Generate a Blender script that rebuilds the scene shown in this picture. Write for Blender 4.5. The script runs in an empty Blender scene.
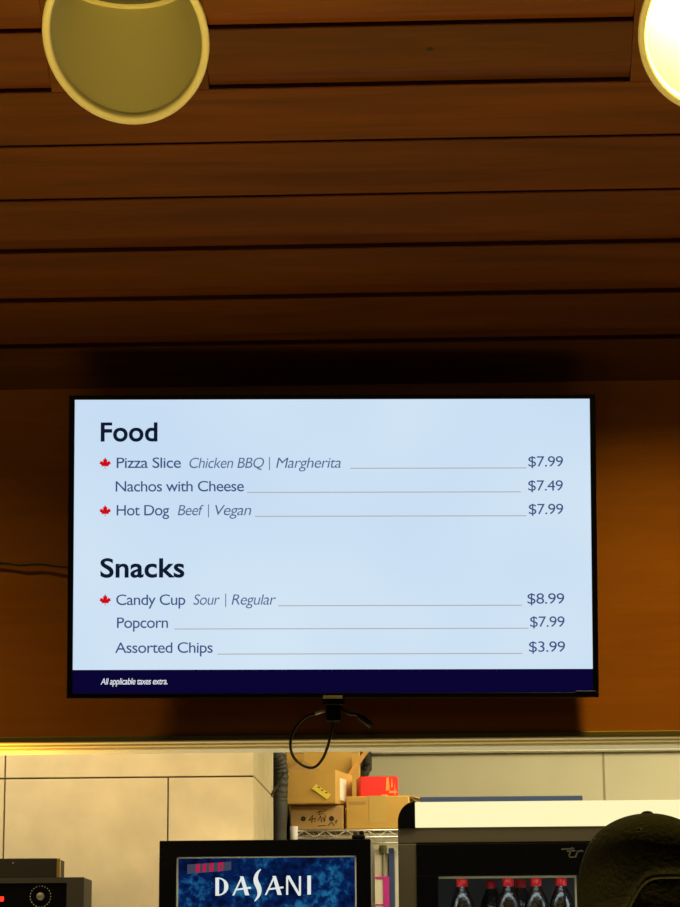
import bpy, bmesh, math, random
from mathutils import Vector, Matrix, noise
random.seed(7)
sc = bpy.context.scene
COL = sc.collection
PI = math.pi

# ------------------------------------------------------------------ camera
F = 2300.0
W, H = 680, 907
EYE = Vector((0, 0, 1.6))
PITCH = math.atan(496.5 / F)
YAW = 0.031
ROLL = -0.0074
cam_rot = Matrix.Rotation(YAW, 4, 'Z') @ Matrix.Rotation(PI / 2 + PITCH, 4, 'X') @ Matrix.Rotation(ROLL, 4, 'Z')
cd = bpy.data.cameras.new('camera')
cam = bpy.data.objects.new('camera', cd)
COL.objects.link(cam)
cam.matrix_world = Matrix.Translation(EYE) @ cam_rot
cd.sensor_fit = 'VERTICAL'
cd.sensor_height = 24.0
cd.lens = F / H * 24.0
cd.clip_start = 0.05
sc.camera = cam
R3 = cam_rot.to_3x3()

def ray(px, py):
    return R3 @ Vector(((px - W / 2) / F, (H / 2 - py) / F, -1.0))

def at(px, py, Y):
    """world point seen at photo position px,py on the vertical plane y=Y"""
    d = ray(px, py)
    return EYE + d * (Y / d.y)

# ------------------------------------------------------------------ materials
def s2l(c):
    return tuple(((v / 255) / 12.92 if v / 255 <= 0.04045 else ((v / 255 + 0.055) / 1.055) ** 2.4) for v in c)

def mat(name, col, rough=0.5, metal=0.0, emit=None, estr=1.0, spec=0.5, noise_amt=0.0, nscale=20, bump=0.0,
        trans=0.0, ior=1.45, sheen=0.0, coat=0.0):
    m = bpy.data.materials.new(name)
    m.use_nodes = True
    nt = m.node_tree
    b = nt.nodes['Principled BSDF']
    b.inputs['Base Color'].default_value = (*col, 1)
    b.inputs['Roughness'].default_value = rough
    b.inputs['Metallic'].default_value = metal
    b.inputs['Specular IOR Level'].default_value = spec
    b.inputs['IOR'].default_value = ior
    b.inputs['Transmission Weight'].default_value = trans
    b.inputs['Sheen Weight'].default_value = sheen
    b.inputs['Coat Weight'].default_value = coat
    if emit:
        b.inputs['Emission Color'].default_value = (*emit, 1)
        b.inputs['Emission Strength'].default_value = estr
    if noise_amt or bump:
        tc = nt.nodes.new('ShaderNodeTexCoord')
        n = nt.nodes.new('ShaderNodeTexNoise')
        n.inputs['Scale'].default_value = nscale
        n.inputs['Detail'].default_value = 6
        nt.links.new(tc.outputs['Object'], n.inputs['Vector'])
        if noise_amt:
            r = nt.nodes.new('ShaderNodeValToRGB')
            e = r.color_ramp.elements
            e[0].position, e[1].position = 0.3, 0.7
            e[0].color = (*[v * (1 - noise_amt) for v in col], 1)
            e[1].color = (*[min(1, v * (1 + noise_amt)) for v in col], 1)
            nt.links.new(n.outputs['Fac'], r.inputs['Fac'])
            nt.links.new(r.outputs['Color'], b.inputs['Base Color'])
        if bump:
            bp = nt.nodes.new('ShaderNodeBump')
            bp.inputs['Strength'].default_value = bump
            bp.inputs['Distance'].default_value = 0.01
            nt.links.new(n.outputs['Fac'], bp.inputs['Height'])
            nt.links.new(bp.outputs['Normal'], b.inputs['Normal'])
    return m

def wood(name, c1, c2, rough=0.45, island=0.35, stretch=(0.7, 14, 14), spec=0.35):
    m = bpy.data.materials.new(name)
    m.use_nodes = True
    nt = m.node_tree
    N, L = nt.nodes, nt.links
    b = N['Principled BSDF']
    b.inputs['Roughness'].default_value = rough
    b.inputs['Specular IOR Level'].default_value = spec
    tc = N.new('ShaderNodeTexCoord')
    mp = N.new('ShaderNodeMapping')
    mp.inputs['Scale'].default_value = stretch
    geo = N.new('ShaderNodeNewGeometry')
    off = N.new('ShaderNodeCombineXYZ')
    mul = N.new('ShaderNodeMath'); mul.operation = 'MULTIPLY'; mul.inputs[1].default_value = 37.0
    L.new(geo.outputs['Random Per Island'], mul.inputs[0])
    L.new(mul.outputs[0], off.inputs['X']); L.new(mul.outputs[0], off.inputs['Z'])
    L.new(tc.outputs['Object'], mp.inputs['Vector'])
    L.new(off.outputs[0], mp.inputs['Location'])
    n1 = N.new('ShaderNodeTexNoise')
    n1.inputs['Scale'].default_value = 1.6; n1.inputs['Detail'].default_value = 8; n1.inputs['Roughness'].default_value = 0.6
    n1.inputs['Distortion'].default_value = 0.6
    n2 = N.new('ShaderNodeTexNoise')
    n2.inputs['Scale'].default_value = 7.0; n2.inputs['Detail'].default_value = 10; n2.inputs['Roughness'].default_value = 0.7
    L.new(mp.outputs[0], n1.inputs['Vector']); L.new(mp.outputs[0], n2.inputs['Vector'])
    mx = N.new('ShaderNodeMath'); mx.operation = 'MULTIPLY_ADD'; mx.inputs[1].default_value = 0.35
    L.new(n2.outputs['Fac'], mx.inputs[0]); L.new(n1.outputs['Fac'], mx.inputs[2])
    r = N.new('ShaderNodeValToRGB')
    e = r.color_ramp.elements
    e[0].position, e[1].position = 0.42, 0.92
    e[0].color = (*c1, 1); e[1].color = (*c2, 1)
    L.new(mx.outputs[0], r.inputs['Fac'])
    hs = N.new('ShaderNodeHueSaturation')
    v = N.new('ShaderNodeMapRange')
    v.inputs['To Min'].default_value = 1 - island; v.inputs['To Max'].default_value = 1 + island * 0.6
    L.new(geo.outputs['Random Per Island'], v.inputs['Value'])
    L.new(v.outputs[0], hs.inputs['Value'])
    L.new(r.outputs['Color'], hs.inputs['Color'])
    L.new(hs.outputs['Color'], b.inputs['Base Color'])
    bp = N.new('ShaderNodeBump'); bp.inputs['Strength'].default_value = 0.12; bp.inputs['Distance'].default_value = 0.004
    L.new(n2.outputs['Fac'], bp.inputs['Height']); L.new(bp.outputs['Normal'], b.inputs['Normal'])
    return m

def emis(name, c, s=1.0):
    m = bpy.data.materials.new(name)
    m.use_nodes = True
    nt = m.node_tree
    nt.nodes.remove(nt.nodes['Principled BSDF'])
    e = nt.nodes.new('ShaderNodeEmission')
    e.inputs['Color'].default_value = (*c, 1)
    e.inputs['Strength'].default_value = s
    nt.links.new(e.outputs[0], nt.nodes['Material Output'].inputs['Surface'])
    return m

M = {}
M['ceil_wood'] = wood('cedar_planks', (0.048, 0.0125, 0.0012), (0.105, 0.029, 0.0026), rough=0.6, island=0.30, spec=0.12)
M['wall_wood'] = wood('bulkhead_veneer', (0.22, 0.066, 0.005), (0.30, 0.095, 0.008), rough=0.5, spec=0.15, island=0.0, stretch=(0.8, 9, 9))
M['groove'] = mat('groove_dark', (0.012, 0.004, 0.001), 0.9)
M['white_trim'] = mat('white_reflector_enamel', (0.56, 0.50, 0.36), 0.55, bump=0.05, nscale=60)
M['white_inner'] = mat('reflector_interior', (0.34, 0.31, 0.20), 0.6, bump=0.05, nscale=60)
M['lit_inner'] = mat('lit_reflector_interior', (0.30, 0.29, 0.09), 0.6)  # yellowed reflector copy for lit cans, lamp glow put into the colour
M['lens_off'] = mat('dark_lens_glass', (0.06, 0.055, 0.04), 0.25)
M['lens_on'] = emis('lit_lens', s2l((250, 250, 200)), 1.1)
M['tile'] = mat('cream_stone_tile', (0.66, 0.58, 0.40), 0.5, noise_amt=0.10, nscale=9, bump=0.12)
M['grout'] = mat('dark_grout', (0.14, 0.12, 0.08), 0.9)
M['plaster'] = mat('cream_painted_wall', (0.56, 0.52, 0.38), 0.7, noise_amt=0.04, nscale=5)
M['white_paint'] = mat('white_paint', (0.85, 0.83, 0.72), 0.5)
M['soffit'] = mat('cream_soffit', (0.80, 0.70, 0.42), 0.4)
M['brass'] = mat('brass_edge', (0.55, 0.40, 0.12), 0.3, metal=0.8)
M['dark_edge'] = mat('dark_bronze_edge', (0.10, 0.075, 0.03), 0.5, metal=0.3)
M['black_gloss'] = mat('black_gloss_plastic', (0.002, 0.002, 0.003), 0.3, spec=0.12)
M['black_matte'] = mat('black_matte', (0.003, 0.003, 0.003), 0.6, spec=0.15)
M['charcoal'] = mat('charcoal_metal', (0.020, 0.018, 0.014), 0.5, metal=0.0, spec=0.25)
M['grey_frame'] = mat('grey_brown_frame', (0.07, 0.062, 0.045), 0.5, spec=0.2)
M['silver'] = mat('silver_edge', (0.6, 0.62, 0.65), 0.3, metal=0.8)
M['chrome'] = mat('chrome_wire', (0.72, 0.69, 0.66), 0.3, metal=0.7)
M['cardboard'] = mat('cardboard', (0.62, 0.37, 0.09), 0.8, noise_amt=0.10, nscale=7)
M['cardboard_dark'] = mat('brown_cardboard', (0.46, 0.28, 0.10), 0.8, noise_amt=0.10, nscale=7)
M['tape'] = mat('packing_tape', (0.60, 0.40, 0.12), 0.3)
M['ink'] = mat('ink', (0.03, 0.02, 0.015), 0.8)
M['yellow'] = mat('yellow_label', (0.85, 0.68, 0.08), 0.5)
M['white_paper'] = mat('white_paper', (0.82, 0.80, 0.70), 0.6)
M['red_box'] = mat('red_printed_card', (0.72, 0.012, 0.01), 0.4)
M['orange_print'] = mat('orange_print', (0.85, 0.28, 0.04), 0.5)
M['blue_card'] = mat('blue_card', (0.045, 0.08, 0.22), 0.5)
M['magenta'] = mat('magenta_card', (0.62, 0.03, 0.36), 0.5)
M['grey_bag'] = mat('grey_flexible_duct', (0.045, 0.042, 0.036), 0.6, bump=0.4, nscale=30)
M['concrete'] = mat('grey_floor_tile', (0.22, 0.19, 0.15), 0.6, noise_amt=0.15, nscale=3)
M['cable'] = mat('black_cable', (0.008, 0.007, 0.006), 0.45)
M['cable_light'] = mat('pale_plug', (0.55, 0.52, 0.45), 0.4)
M['red_led'] = emis('red_led', (1.0, 0.02, 0.01), 3.0)
M['header_light'] = emis('lit_header', s2l((250, 242, 186)), 1.05)
M['strip_light'] = emis('cooler_led', (0.9, 1.0, 1.0), 5.0)
M['cap_cloth'] = mat('black_cotton', (0.0065, 0.0065, 0.0072), 0.95, spec=0.08, noise_amt=0.25, nscale=140, bump=0.3, sheen=0.0)
M['hair'] = mat('dark_hair', (0.008, 0.007, 0.005), 0.7, spec=0.2, noise_amt=0.6, nscale=160, bump=0.6)
M['skin'] = mat('skin', (0.36, 0.17, 0.10), 0.5)
M['jacket'] = mat('black_jacket', (0.015, 0.014, 0.013), 0.85, bump=0.3, nscale=40)
M['trousers'] = mat('dark_trousers', (0.02, 0.022, 0.03), 0.85, bump=0.3, nscale=40)
M['cap_red'] = mat('red_bottle_cap', (0.75, 0.015, 0.02), 0.3, emit=(0.6, 0.01, 0.015), estr=0.0)
M['cola'] = mat('cola_in_clear_bottle', (0.012, 0.010, 0.010), 0.06, spec=1.0, coat=1.0, bump=0.25, nscale=110)
M['bottle_label'] = mat('red_label', (0.6, 0.01, 0.012), 0.4)
M['cooler_inner'] = mat('cooler_lining', (0.035, 0.035, 0.036), 0.4)
M['steel'] = mat('stainless_counter', (0.5, 0.48, 0.44), 0.35, metal=0.8)
M['white_enamel'] = mat('lilac_white_side', (0.72, 0.68, 0.74), 0.4)

def glass_mat():
    m = bpy.data.materials.new('door_glass')
    m.use_nodes = True
    nt = m.node_tree
    nt.nodes.remove(nt.nodes['Principled BSDF'])
    t = nt.nodes.new('ShaderNodeBsdfTransparent'); t.inputs['Color'].default_value = (0.9, 0.93, 0.93, 1)
    g = nt.nodes.new('ShaderNodeBsdfGlossy'); g.inputs['Roughness'].default_value = 0.03
    mx = nt.nodes.new('ShaderNodeMixShader'); mx.inputs[0].default_value = 0.05
    nt.links.new(t.outputs[0], mx.inputs[1]); nt.links.new(g.outputs[0], mx.inputs[2])
    nt.links.new(mx.outputs[0], nt.nodes['Material Output'].inputs['Surface'])
    return m
M['glass'] = glass_mat()

def screen_mat():
    m = emis('menu_screen_white', (1, 1, 1), 1.0)
    nt = m.node_tree; N, L = nt.nodes, nt.links
    e = [n for n in N if n.type == 'EMISSION'][0]
    tc = N.new('ShaderNodeTexCoord'); n = N.new('ShaderNodeTexNoise')
    n.inputs['Scale'].default_value = 2.2; n.inputs['Detail'].default_value = 1
    L.new(tc.outputs['Object'], n.inputs['Vector'])
    r = N.new('ShaderNodeValToRGB')
    r.color_ramp.elements[0].position, r.color_ramp.elements[1].position = 0.3, 0.7
    r.color_ramp.elements[0].color = (*s2l((198, 220, 243)), 1)
    r.color_ramp.elements[1].color = (*s2l((210, 229, 245)), 1)
    L.new(n.outputs['Fac'], r.inputs['Fac']); L.new(r.outputs['Color'], e.inputs['Color'])
    return m
M['screen'] = screen_mat()
M['screen_navy'] = emis('screen_navy', s2l((10, 5, 50)))
M['txt_head'] = emis('screen_text_heading', s2l((14, 26, 48)))
M['txt_body'] = emis('screen_text_body', s2l((62, 84, 130)))
M['txt_italic'] = emis('screen_text_italic', s2l((84, 104, 144)))
M['txt_white'] = emis('screen_text_white', s2l((225, 230, 240)))
M['txt_line'] = emis('screen_leader_line', s2l((176, 168, 170)))
M['leaf'] = emis('screen_leaf_red', s2l((206, 10, 24)))

def water_mat():
    m = emis('backlit_water_graphic', (0, 0.05, 0.2), 1.0)
    nt = m.node_tree; N, L = nt.nodes, nt.links
    e = [n for n in N if n.type == 'EMISSION'][0]
    tc = N.new('ShaderNodeTexCoord')
    n = N.new('ShaderNodeTexNoise'); n.inputs['Scale'].default_value = 60; n.inputs['Detail'].default_value = 6
    n.inputs['Distortion'].default_value = 0.3
    n2 = N.new('ShaderNodeTexNoise'); n2.inputs['Scale'].default_value = 9; n2.inputs['Detail'].default_value = 2
    L.new(tc.outputs['Object'], n.inputs['Vector']); L.new(tc.outputs['Object'], n2.inputs['Vector'])
    a = N.new('ShaderNodeMath'); a.operation = 'MULTIPLY'
    L.new(n.outputs['Fac'], a.inputs[0]); L.new(n2.outputs['Fac'], a.inputs[1])
    r = N.new('ShaderNodeValToRGB')
    el = r.color_ramp.elements
    el[0].position = 0.14; el[0].color = (*s2l((4, 12, 40)), 1)
    el[1].position = 0.42; el[1].color = (*s2l((30, 105, 150)), 1)
    x = el.new(0.26); x.color = (*s2l((7, 32, 82)), 1)
    L.new(a.outputs[0], r.inputs['Fac']); L.new(r.outputs['Color'], e.inputs['Color'])
    return m
M['water'] = water_mat()
M['logo_white'] = emis('backlit_white_lettering', s2l((225, 232, 228)))
M['red_reflection'] = emis('reflected_red_digits', s2l((190, 20, 60)))  # red of a reflected LED sign, painted as glowing colour
M['reflection_grey'] = emis('reflected_sign_grey', s2l((62, 66, 84)))

# ------------------------------------------------------------------ mesh helpers
def link(name, me, parent=None, mats=()):
    o = bpy.data.objects.new(name, me)
    COL.objects.link(o)
    for m in mats:
        me.materials.append(m)
    if parent:
        o.parent = parent
    return o

class MB:
    def __init__(s):
        s.b = bmesh.new()
    def box(s, lo, hi, mi=0, bevel=0.0, rot=None, seg=2):
        lo, hi = Vector(lo), Vector(hi)
        t = bmesh.new()
        bmesh.ops.create_cube(t, size=1)
        c = (lo + hi) / 2; d = hi - lo
        for v in t.verts:
            v.co = Vector((v.co.x * d.x, v.co.y * d.y, v.co.z * d.z))
        if bevel:
            bmesh.ops.bevel(t, geom=t.edges[:], offset=bevel, segments=seg, profile=0.5, affect='EDGES')
        for v in t.verts:
            if rot: v.co = rot @ v.co
            v.co += c
        s._merge(t, mi)
        return s
    def _merge(s, t, mi=0, smooth=False):
        mp = {}
        for v in t.verts: mp[v] = s.b.verts.new(v.co)
        for f in t.faces:
            try:
                nf = s.b.faces.new([mp[v] for v in f.verts]); nf.material_index = mi; nf.smooth = smooth or f.smooth
            except ValueError: pass
        t.free()
    def poly(s, pts, mi=0, thick=None):
        """flat polygon; thick = extrusion vector"""
        vs = [s.b.verts.new(p) for p in pts]
        f = s.b.faces.new(vs); f.material_index = mi
        if thick is not None:
            th = Vector(thick)
            v2 = [s.b.verts.new(Vector(p) + th) for p in pts]
            f = s.b.faces.new(list(reversed(v2))); f.material_index = mi
            n = len(vs)
            for i in range(n):
                q = s.b.faces.new((vs[(i + 1) % n], vs[i], v2[i], v2[(i + 1) % n])); q.material_index = mi
        return s
    def tube(s, pts, r, seg=10, mi=0, caps=True):
        pts = [Vector(p) for p in pts]
        rings = []
        prev = None
        for i, p in enumerate(pts):
            d = (pts[min(i + 1, len(pts) - 1)] - pts[max(i - 1, 0)]).normalized()
            if prev is None:
                a = Vector((0, 0, 1)) if abs(d.z) < 0.9 else Vector((1, 0, 0))
                u = d.cross(a).normalized()
            else:
                u = (prev - d * prev.dot(d)).normalized()
            prev = u
            w = d.cross(u)
            rr = r[i] if isinstance(r, (list, tuple)) else r
            rings.append([s.b.verts.new(p + (u * math.cos(2 * PI * k / seg) + w * math.sin(2 * PI * k / seg)) * rr) for k in range(seg)])
        for a, b in zip(rings, rings[1:]):
            for k in range(seg):
                f = s.b.faces.new((a[k], a[(k + 1) % seg], b[(k + 1) % seg], b[k])); f.smooth = True; f.material_index = mi
        if caps:
            f = s.b.faces.new(list(reversed(rings[0]))); f.material_index = mi
            f = s.b.faces.new(rings[-1]); f.material_index = mi
        return s
    def lathe(s, prof, seg=24, c=(0, 0, 0), mi=0, smooth=True, mat4=None):
        """profile of (radius, z) around z axis"""
        c = Vector(c)
        rings = []
        for (r, z) in prof:
            ring = []
            for k in range(seg):
                p = Vector((r * math.cos(2 * PI * k / seg), r * math.sin(2 * PI * k / seg), z))
                if mat4: p = mat4 @ p
                ring.append(s.b.verts.new(p + c))
            rings.append(ring)
        for a, b in zip(rings, rings[1:]):
            for k in range(seg):
                f = s.b.faces.new((a[k], a[(k + 1) % seg], b[(k + 1) % seg], b[k])); f.smooth = smooth; f.material_index = mi
        return s
    def done(s, name, m, parent=None, fix=True):
        if fix:
            bmesh.ops.recalc_face_normals(s.b, faces=s.b.faces[:])
        me = bpy.data.meshes.new(name)
        s.b.to_mesh(me); s.b.free()
        ms = m if isinstance(m, (list, tuple)) else [m]
        return link(name, me, parent, ms)

def empty(name, loc, rz=0.0):
    o = bpy.data.objects.new(name, None)
    o.empty_display_size = 0.1
    COL.objects.link(o)
    o.location = loc; o.rotation_euler = (0, 0, rz)
    return o
def tag(o, label, cat, group=None):
    o['label'] = label; o['category'] = cat
    if group: o['group'] = group
    return o
def struct(o):
    o['kind'] = 'structure'
    return o
def catmull(pts, n=8):
    pts = [Vector(p) for p in pts]
    P = [pts[0] * 2 - pts[1]] + pts + [pts[-1] * 2 - pts[-2]]
    out = []
    for i in range(1, len(P) - 2):
        for k in range(n):
            t = k / n
            a, b, c, d = P[i - 1], P[i], P[i + 1], P[i + 2]
            out.append(0.5 * ((2 * b) + (-a + c) * t + (2 * a - 5 * b + 4 * c - d) * t * t + (-a + 3 * b - 3 * c + d) * t ** 3))
    out.append(pts[-1])
    return out

# ------------------------------------------------------------------ the room
YW = 5.30                                        # face of the wooden bulkhead
SL = math.radians(35.4)                          # pitch of the planked ceiling
corner = at(340, 385.5, YW)
ZC = corner.z
ZB = at(340, 736.5, YW).z                        # lower edge of the bulkhead
XL, XR = -3.6, 3.8

def on_slope(px, py):
    """point of the planked ceiling seen at px,py"""
    d = ray(px, py)
    # plane: z = ZC + (YW - y) * tan(SL)
    t = (ZC + YW * math.tan(SL) - EYE.z) / (d.z + d.y * math.tan(SL))
    return EYE + d * t
def slope_u(p):                                  # distance from the corner measured up the slope
    return (YW - p.y) / math.cos(SL)
def slope_pt(x, u, off=0.0):                     # off = out of the ceiling towards the room
    return Vector((x, YW - u * math.cos(SL) - off * math.sin(SL), ZC + u * math.sin(SL) - off * math.cos(SL)))

# planked ceiling: boards with stepped reveals
line_px = [344, 298, 248.5, 196, 142, 87, 27]
reveal = [1, 1, 1, 0, 0, 1, 1]
us = [slope_u(on_slope(340, y)) for y in line_px]
step = us[-1] - us[-2]
reveals = list(reveal)
while us[-1] < 2.6:
    us.append(us[-1] + step); reveals.append(len(us) % 3 != 0)
GW, TH = 0.005, 0.03
pl = [on_slope(47, 60).x, on_slope(207, 60).x, on_slope(631, 60).x]
pw = pl[1] - pl[0]
lightL = on_slope(126, 38); lightR = on_slope(722, 32)
dx = lightR.x - lightL.x
lights_x = [lightL.x - dx, lightL.x, lightR.x, lightR.x + dx]
uL = slope_u(lightL)
pan = []
for k, lx in enumerate(lights_x):
    cxm = (pl[0] + pl[1]) / 2 - lightL.x
    pan.append((lx - pw / 2 + cxm, lx + pw / 2 + cxm) if k != 2 else (pl[2], pl[2] + pw + 0.02))
pan_lo, pan_hi = us[5] - 0.0, us[5] + 3 * step

def prism(mb, x0, x1, prof, mi=0):
    """prof list of (u, off) closed polygon extruded along x"""
    a = [slope_pt(x0, u, o) for u, o in prof]
    b = [slope_pt(x1, u, o) for u, o in prof]
    va = [mb.b.verts.new(p) for p in a]; vb = [mb.b.verts.new(p) for p in b]
    n = len(va)
    f = mb.b.faces.new(va); f.material_index = mi
    f = mb.b.faces.new(list(reversed(vb))); f.material_index = mi
    for i in range(n):
        f = mb.b.faces.new((va[(i + 1) % n], va[i], vb[i], vb[(i + 1) % n])); f.material_index = mi

mb = MB()
bounds = [0.0] + us
for i in range(len(bounds) - 1):
    u0, u1 = bounds[i], bounds[i + 1]
    rv = (reveals[i - 1] if i else 0)
    lo = u0 + ((0.003 if rv else GW) if i else 0)
    rw = (u1 - u0) * 0.235
    if rv:
        prof = [(lo, -TH), (lo, -0.0135), (lo + rw, -0.0012), (lo + rw + 0.001, 0.0), (u1 - 0.002, 0.0), (u1, -0.002), (u1, -TH)]
    else:
        prof = [(lo, -TH), (lo, -0.002), (lo + 0.002, 0.0), (u1 - 0.002, 0.0), (u1, -0.002), (u1, -TH)]
    if u0 >= pan_lo - 1e-4 and u1 <= pan_hi + 1e-4:
        xs = [XL] + [v for p in pan for v in p] + [XR]
        segs = [(xs[j], xs[j + 1]) for j in range(0, len(xs), 2)]
    else:
        segs = [(XL, XR)]
    for x0, x1 in segs:
        prism(mb, x0, x1, prof)
for (x0, x1) in pan:                              # flat boards that carry the lights
    prism(mb, x0 + 0.001, x1 - 0.001, [(pan_lo + 0.001, -TH), (pan_lo + 0.001, 0), (bounds[-1] if pan_hi > bounds[-1] else pan_hi, 0), (bounds[-1] if pan_hi > bounds[-1] else pan_hi, -TH)])
ceil = mb.done('ceiling', [M['ceil_wood'], M['groove']])
# backing behind the grooves
mb2 = MB()
prism(mb2, XL, XR, [(0, -TH - 0.03), (0, -TH), (bounds[-1], -TH), (bounds[-1], -TH - 0.03)], 0)
back = mb2.done('ceiling_backing', M['groove'])
struct(ceil)
# round openings for the recessed lights
RO = 84.0 / F * (lightL - EYE).length * math.cos(0.13) * 1.0
RO = abs(on_slope(210, 42).x - on_slope(42, 32).x) / 2
cm = MB()
for lx in lights_x:
    lc = slope_pt(lx, uL)
    cm.lathe([(RO * 0.965, -0.6), (RO * 0.965, 0.6)], 64, (lc.x, lc.y, lc.z), smooth=False)
# close the cutters
bmesh.ops.holes_fill(cm.b, edges=cm.b.edges[:], sides=0)
cut = cm.done('light_cutter', M['groove'])
dg = bpy.context.evaluated_depsgraph_get()
for o in (ceil, back):
    md = o.modifiers.new('b', 'BOOLEAN'); md.operation = 'DIFFERENCE'; md.solver = 'EXACT'; md.object = cut
    md.use_self = True
bpy.context.view_layer.update()
dg = bpy.context.evaluated_depsgraph_get()
for o in (ceil, back):
    me = bpy.data.meshes.new_from_object(o.evaluated_get(dg))
    o.modifiers.clear()
    o.data = me
bpy.data.objects.remove(cut)
back.name = 'ceiling_backing'; back.parent = ceil
kp = on_slope(430, 49)
mbk = MB()
uk = slope_u(kp)
mbk.poly([slope_pt(kp.x + 0.0075 * math.cos(a) , uk + 0.0045 * math.sin(a), 0.0008) for a in [2 * PI * k / 14 for k in range(14)]], thick=(0, 0.002, 0.003))
mbk.done('knot_hole', M['groove'], ceil)

# bulkhead wall
mb = MB()
mb.box((XL, YW, ZB), (XR, YW + 0.30, ZC + 0.10))
w = struct(mb.done('wall_front', M['wall_wood']))
mb = MB(); mb.box((XL, YW - 0.006, ZB - 0.007), (XR, YW + 0.02, ZB + 0.006), bevel=0.002)
struct(mb.done('trim_1', M['dark_edge']))
# soffit below the bulkhead: a flat cream underside with two rails
mb = MB()
mb.box((XL, YW + 0.021, ZB - 0.004), (XR, YW + 0.30, ZB))
mb.box((XL, YW + 0.10, ZB - 0.008), (XR, YW + 0.115, ZB - 0.003))
struct(mb.done('trim_2', M['soffit']))
mb = MB(); mb.box((XL, YW + 0.19, ZB - 0.010), (XR, YW + 0.30, ZB - 0.0041), bevel=0.002)
struct(mb.done('trim_4', M['white_paint']))

# kitchen shell
YB, ZK = 8.6, 2.62
mb = MB(); mb.box((XL, YB, 0), (XR, YB + 0.12, ZK)); 
wb = struct(mb.done('wall_back', M['plaster']))
mb = MB()
for px in (604, 40, 420):
    c = at(px, 780, YB); 
    if px != 420: mb.box((c.x - 0.004, YB - 0.0015, 1.0), (c.x + 0.004, YB - 0.0002, ZK - 0.3))
mb.done('wall_joint', mat('joint', (0.30, 0.25, 0.15), 0.8), wb)
a = at(520, 743, YB).z; b_ = at(520, 753, YB).z; c_ = at(520, 755.5, YB).z; d_ = at(520, 763, YB).z
mb = MB(); mb.box((XL, YB - 0.07, b_), (XR, YB - 0.001, a + 0.12), bevel=0.006)
struct(mb.done('trim_3', M['white_paint']))
mb = MB(); mb.box((XL, YW + 0.30, ZK), (XR, YB + 0.12, ZK + 0.08))
struct(mb.done('ceiling', M['white_paint']))
mb = MB(); mb.box((XL - 0.1, YW, 0), (XL, YB + 0.12, ZK + 0.5)); struct(mb.done('wall_left', M['plaster']))
mb = MB(); mb.box((XR, YW, 0), (XR + 0.1, YB + 0.12, ZK + 0.5)); struct(mb.done('wall_right', M['plaster']))
mb = MB(); mb.box((-6, -3, -0.1), (6, YB + 0.2, 0)); struct(mb.done('floor', M['concrete']))

# tiled column
YC = 6.35
cx1 = at(254, 800, YC).x; cx0 = cx1 - 1.28; YC2 = 7.22
mb = MB()
mb.box((cx0 + 0.006, YC + 0.006, 0), (cx1 - 0.006, YC2, ZK), 1)
zj = at(130, 777.5, YC).z
xj = [at(4.5, 800, YC).x, at(168, 800, YC).x]
g = 0.0022
tw = xj[1] - xj[0]
xs = [cx0, xj[0], xj[1], cx1] if xj[0] - cx0 > 0.05 else [xj[0] - tw, xj[0], xj[1], cx1]
xs = [x for x in xs]
zr = [0.0]
z = zj
rows = [zj]
while rows[-1] > 0.62: rows.append(rows[-1] - 0.6)
rows = [0.0] + list(reversed(rows)) + [ZK - 0.001]
for zi in range(len(rows) - 1):
    cols = list(zip(xs, xs[1:])) if rows[zi + 1] <= zj + 1e-6 else [(xs[0], xs[1]), (xs[1], xs[3])]
    for x0, x1 in cols:
        mb.box((x0 + g, YC, rows[zi] + g), (x1 - g, YC + 0.015, rows[zi + 1] - g), 0, bevel=0.001, seg=1)
    for y0, y1 in ((YC, YC + 0.44), (YC + 0.44, YC2)):
        mb.box((cx1 - 0.015, y0 + g, rows[zi] + g), (cx1, y1 - g, rows[zi + 1] - g), 0, bevel=0.001, seg=1)
struct(mb.done('wall_column', [M['tile'], M['grout']]))

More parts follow.
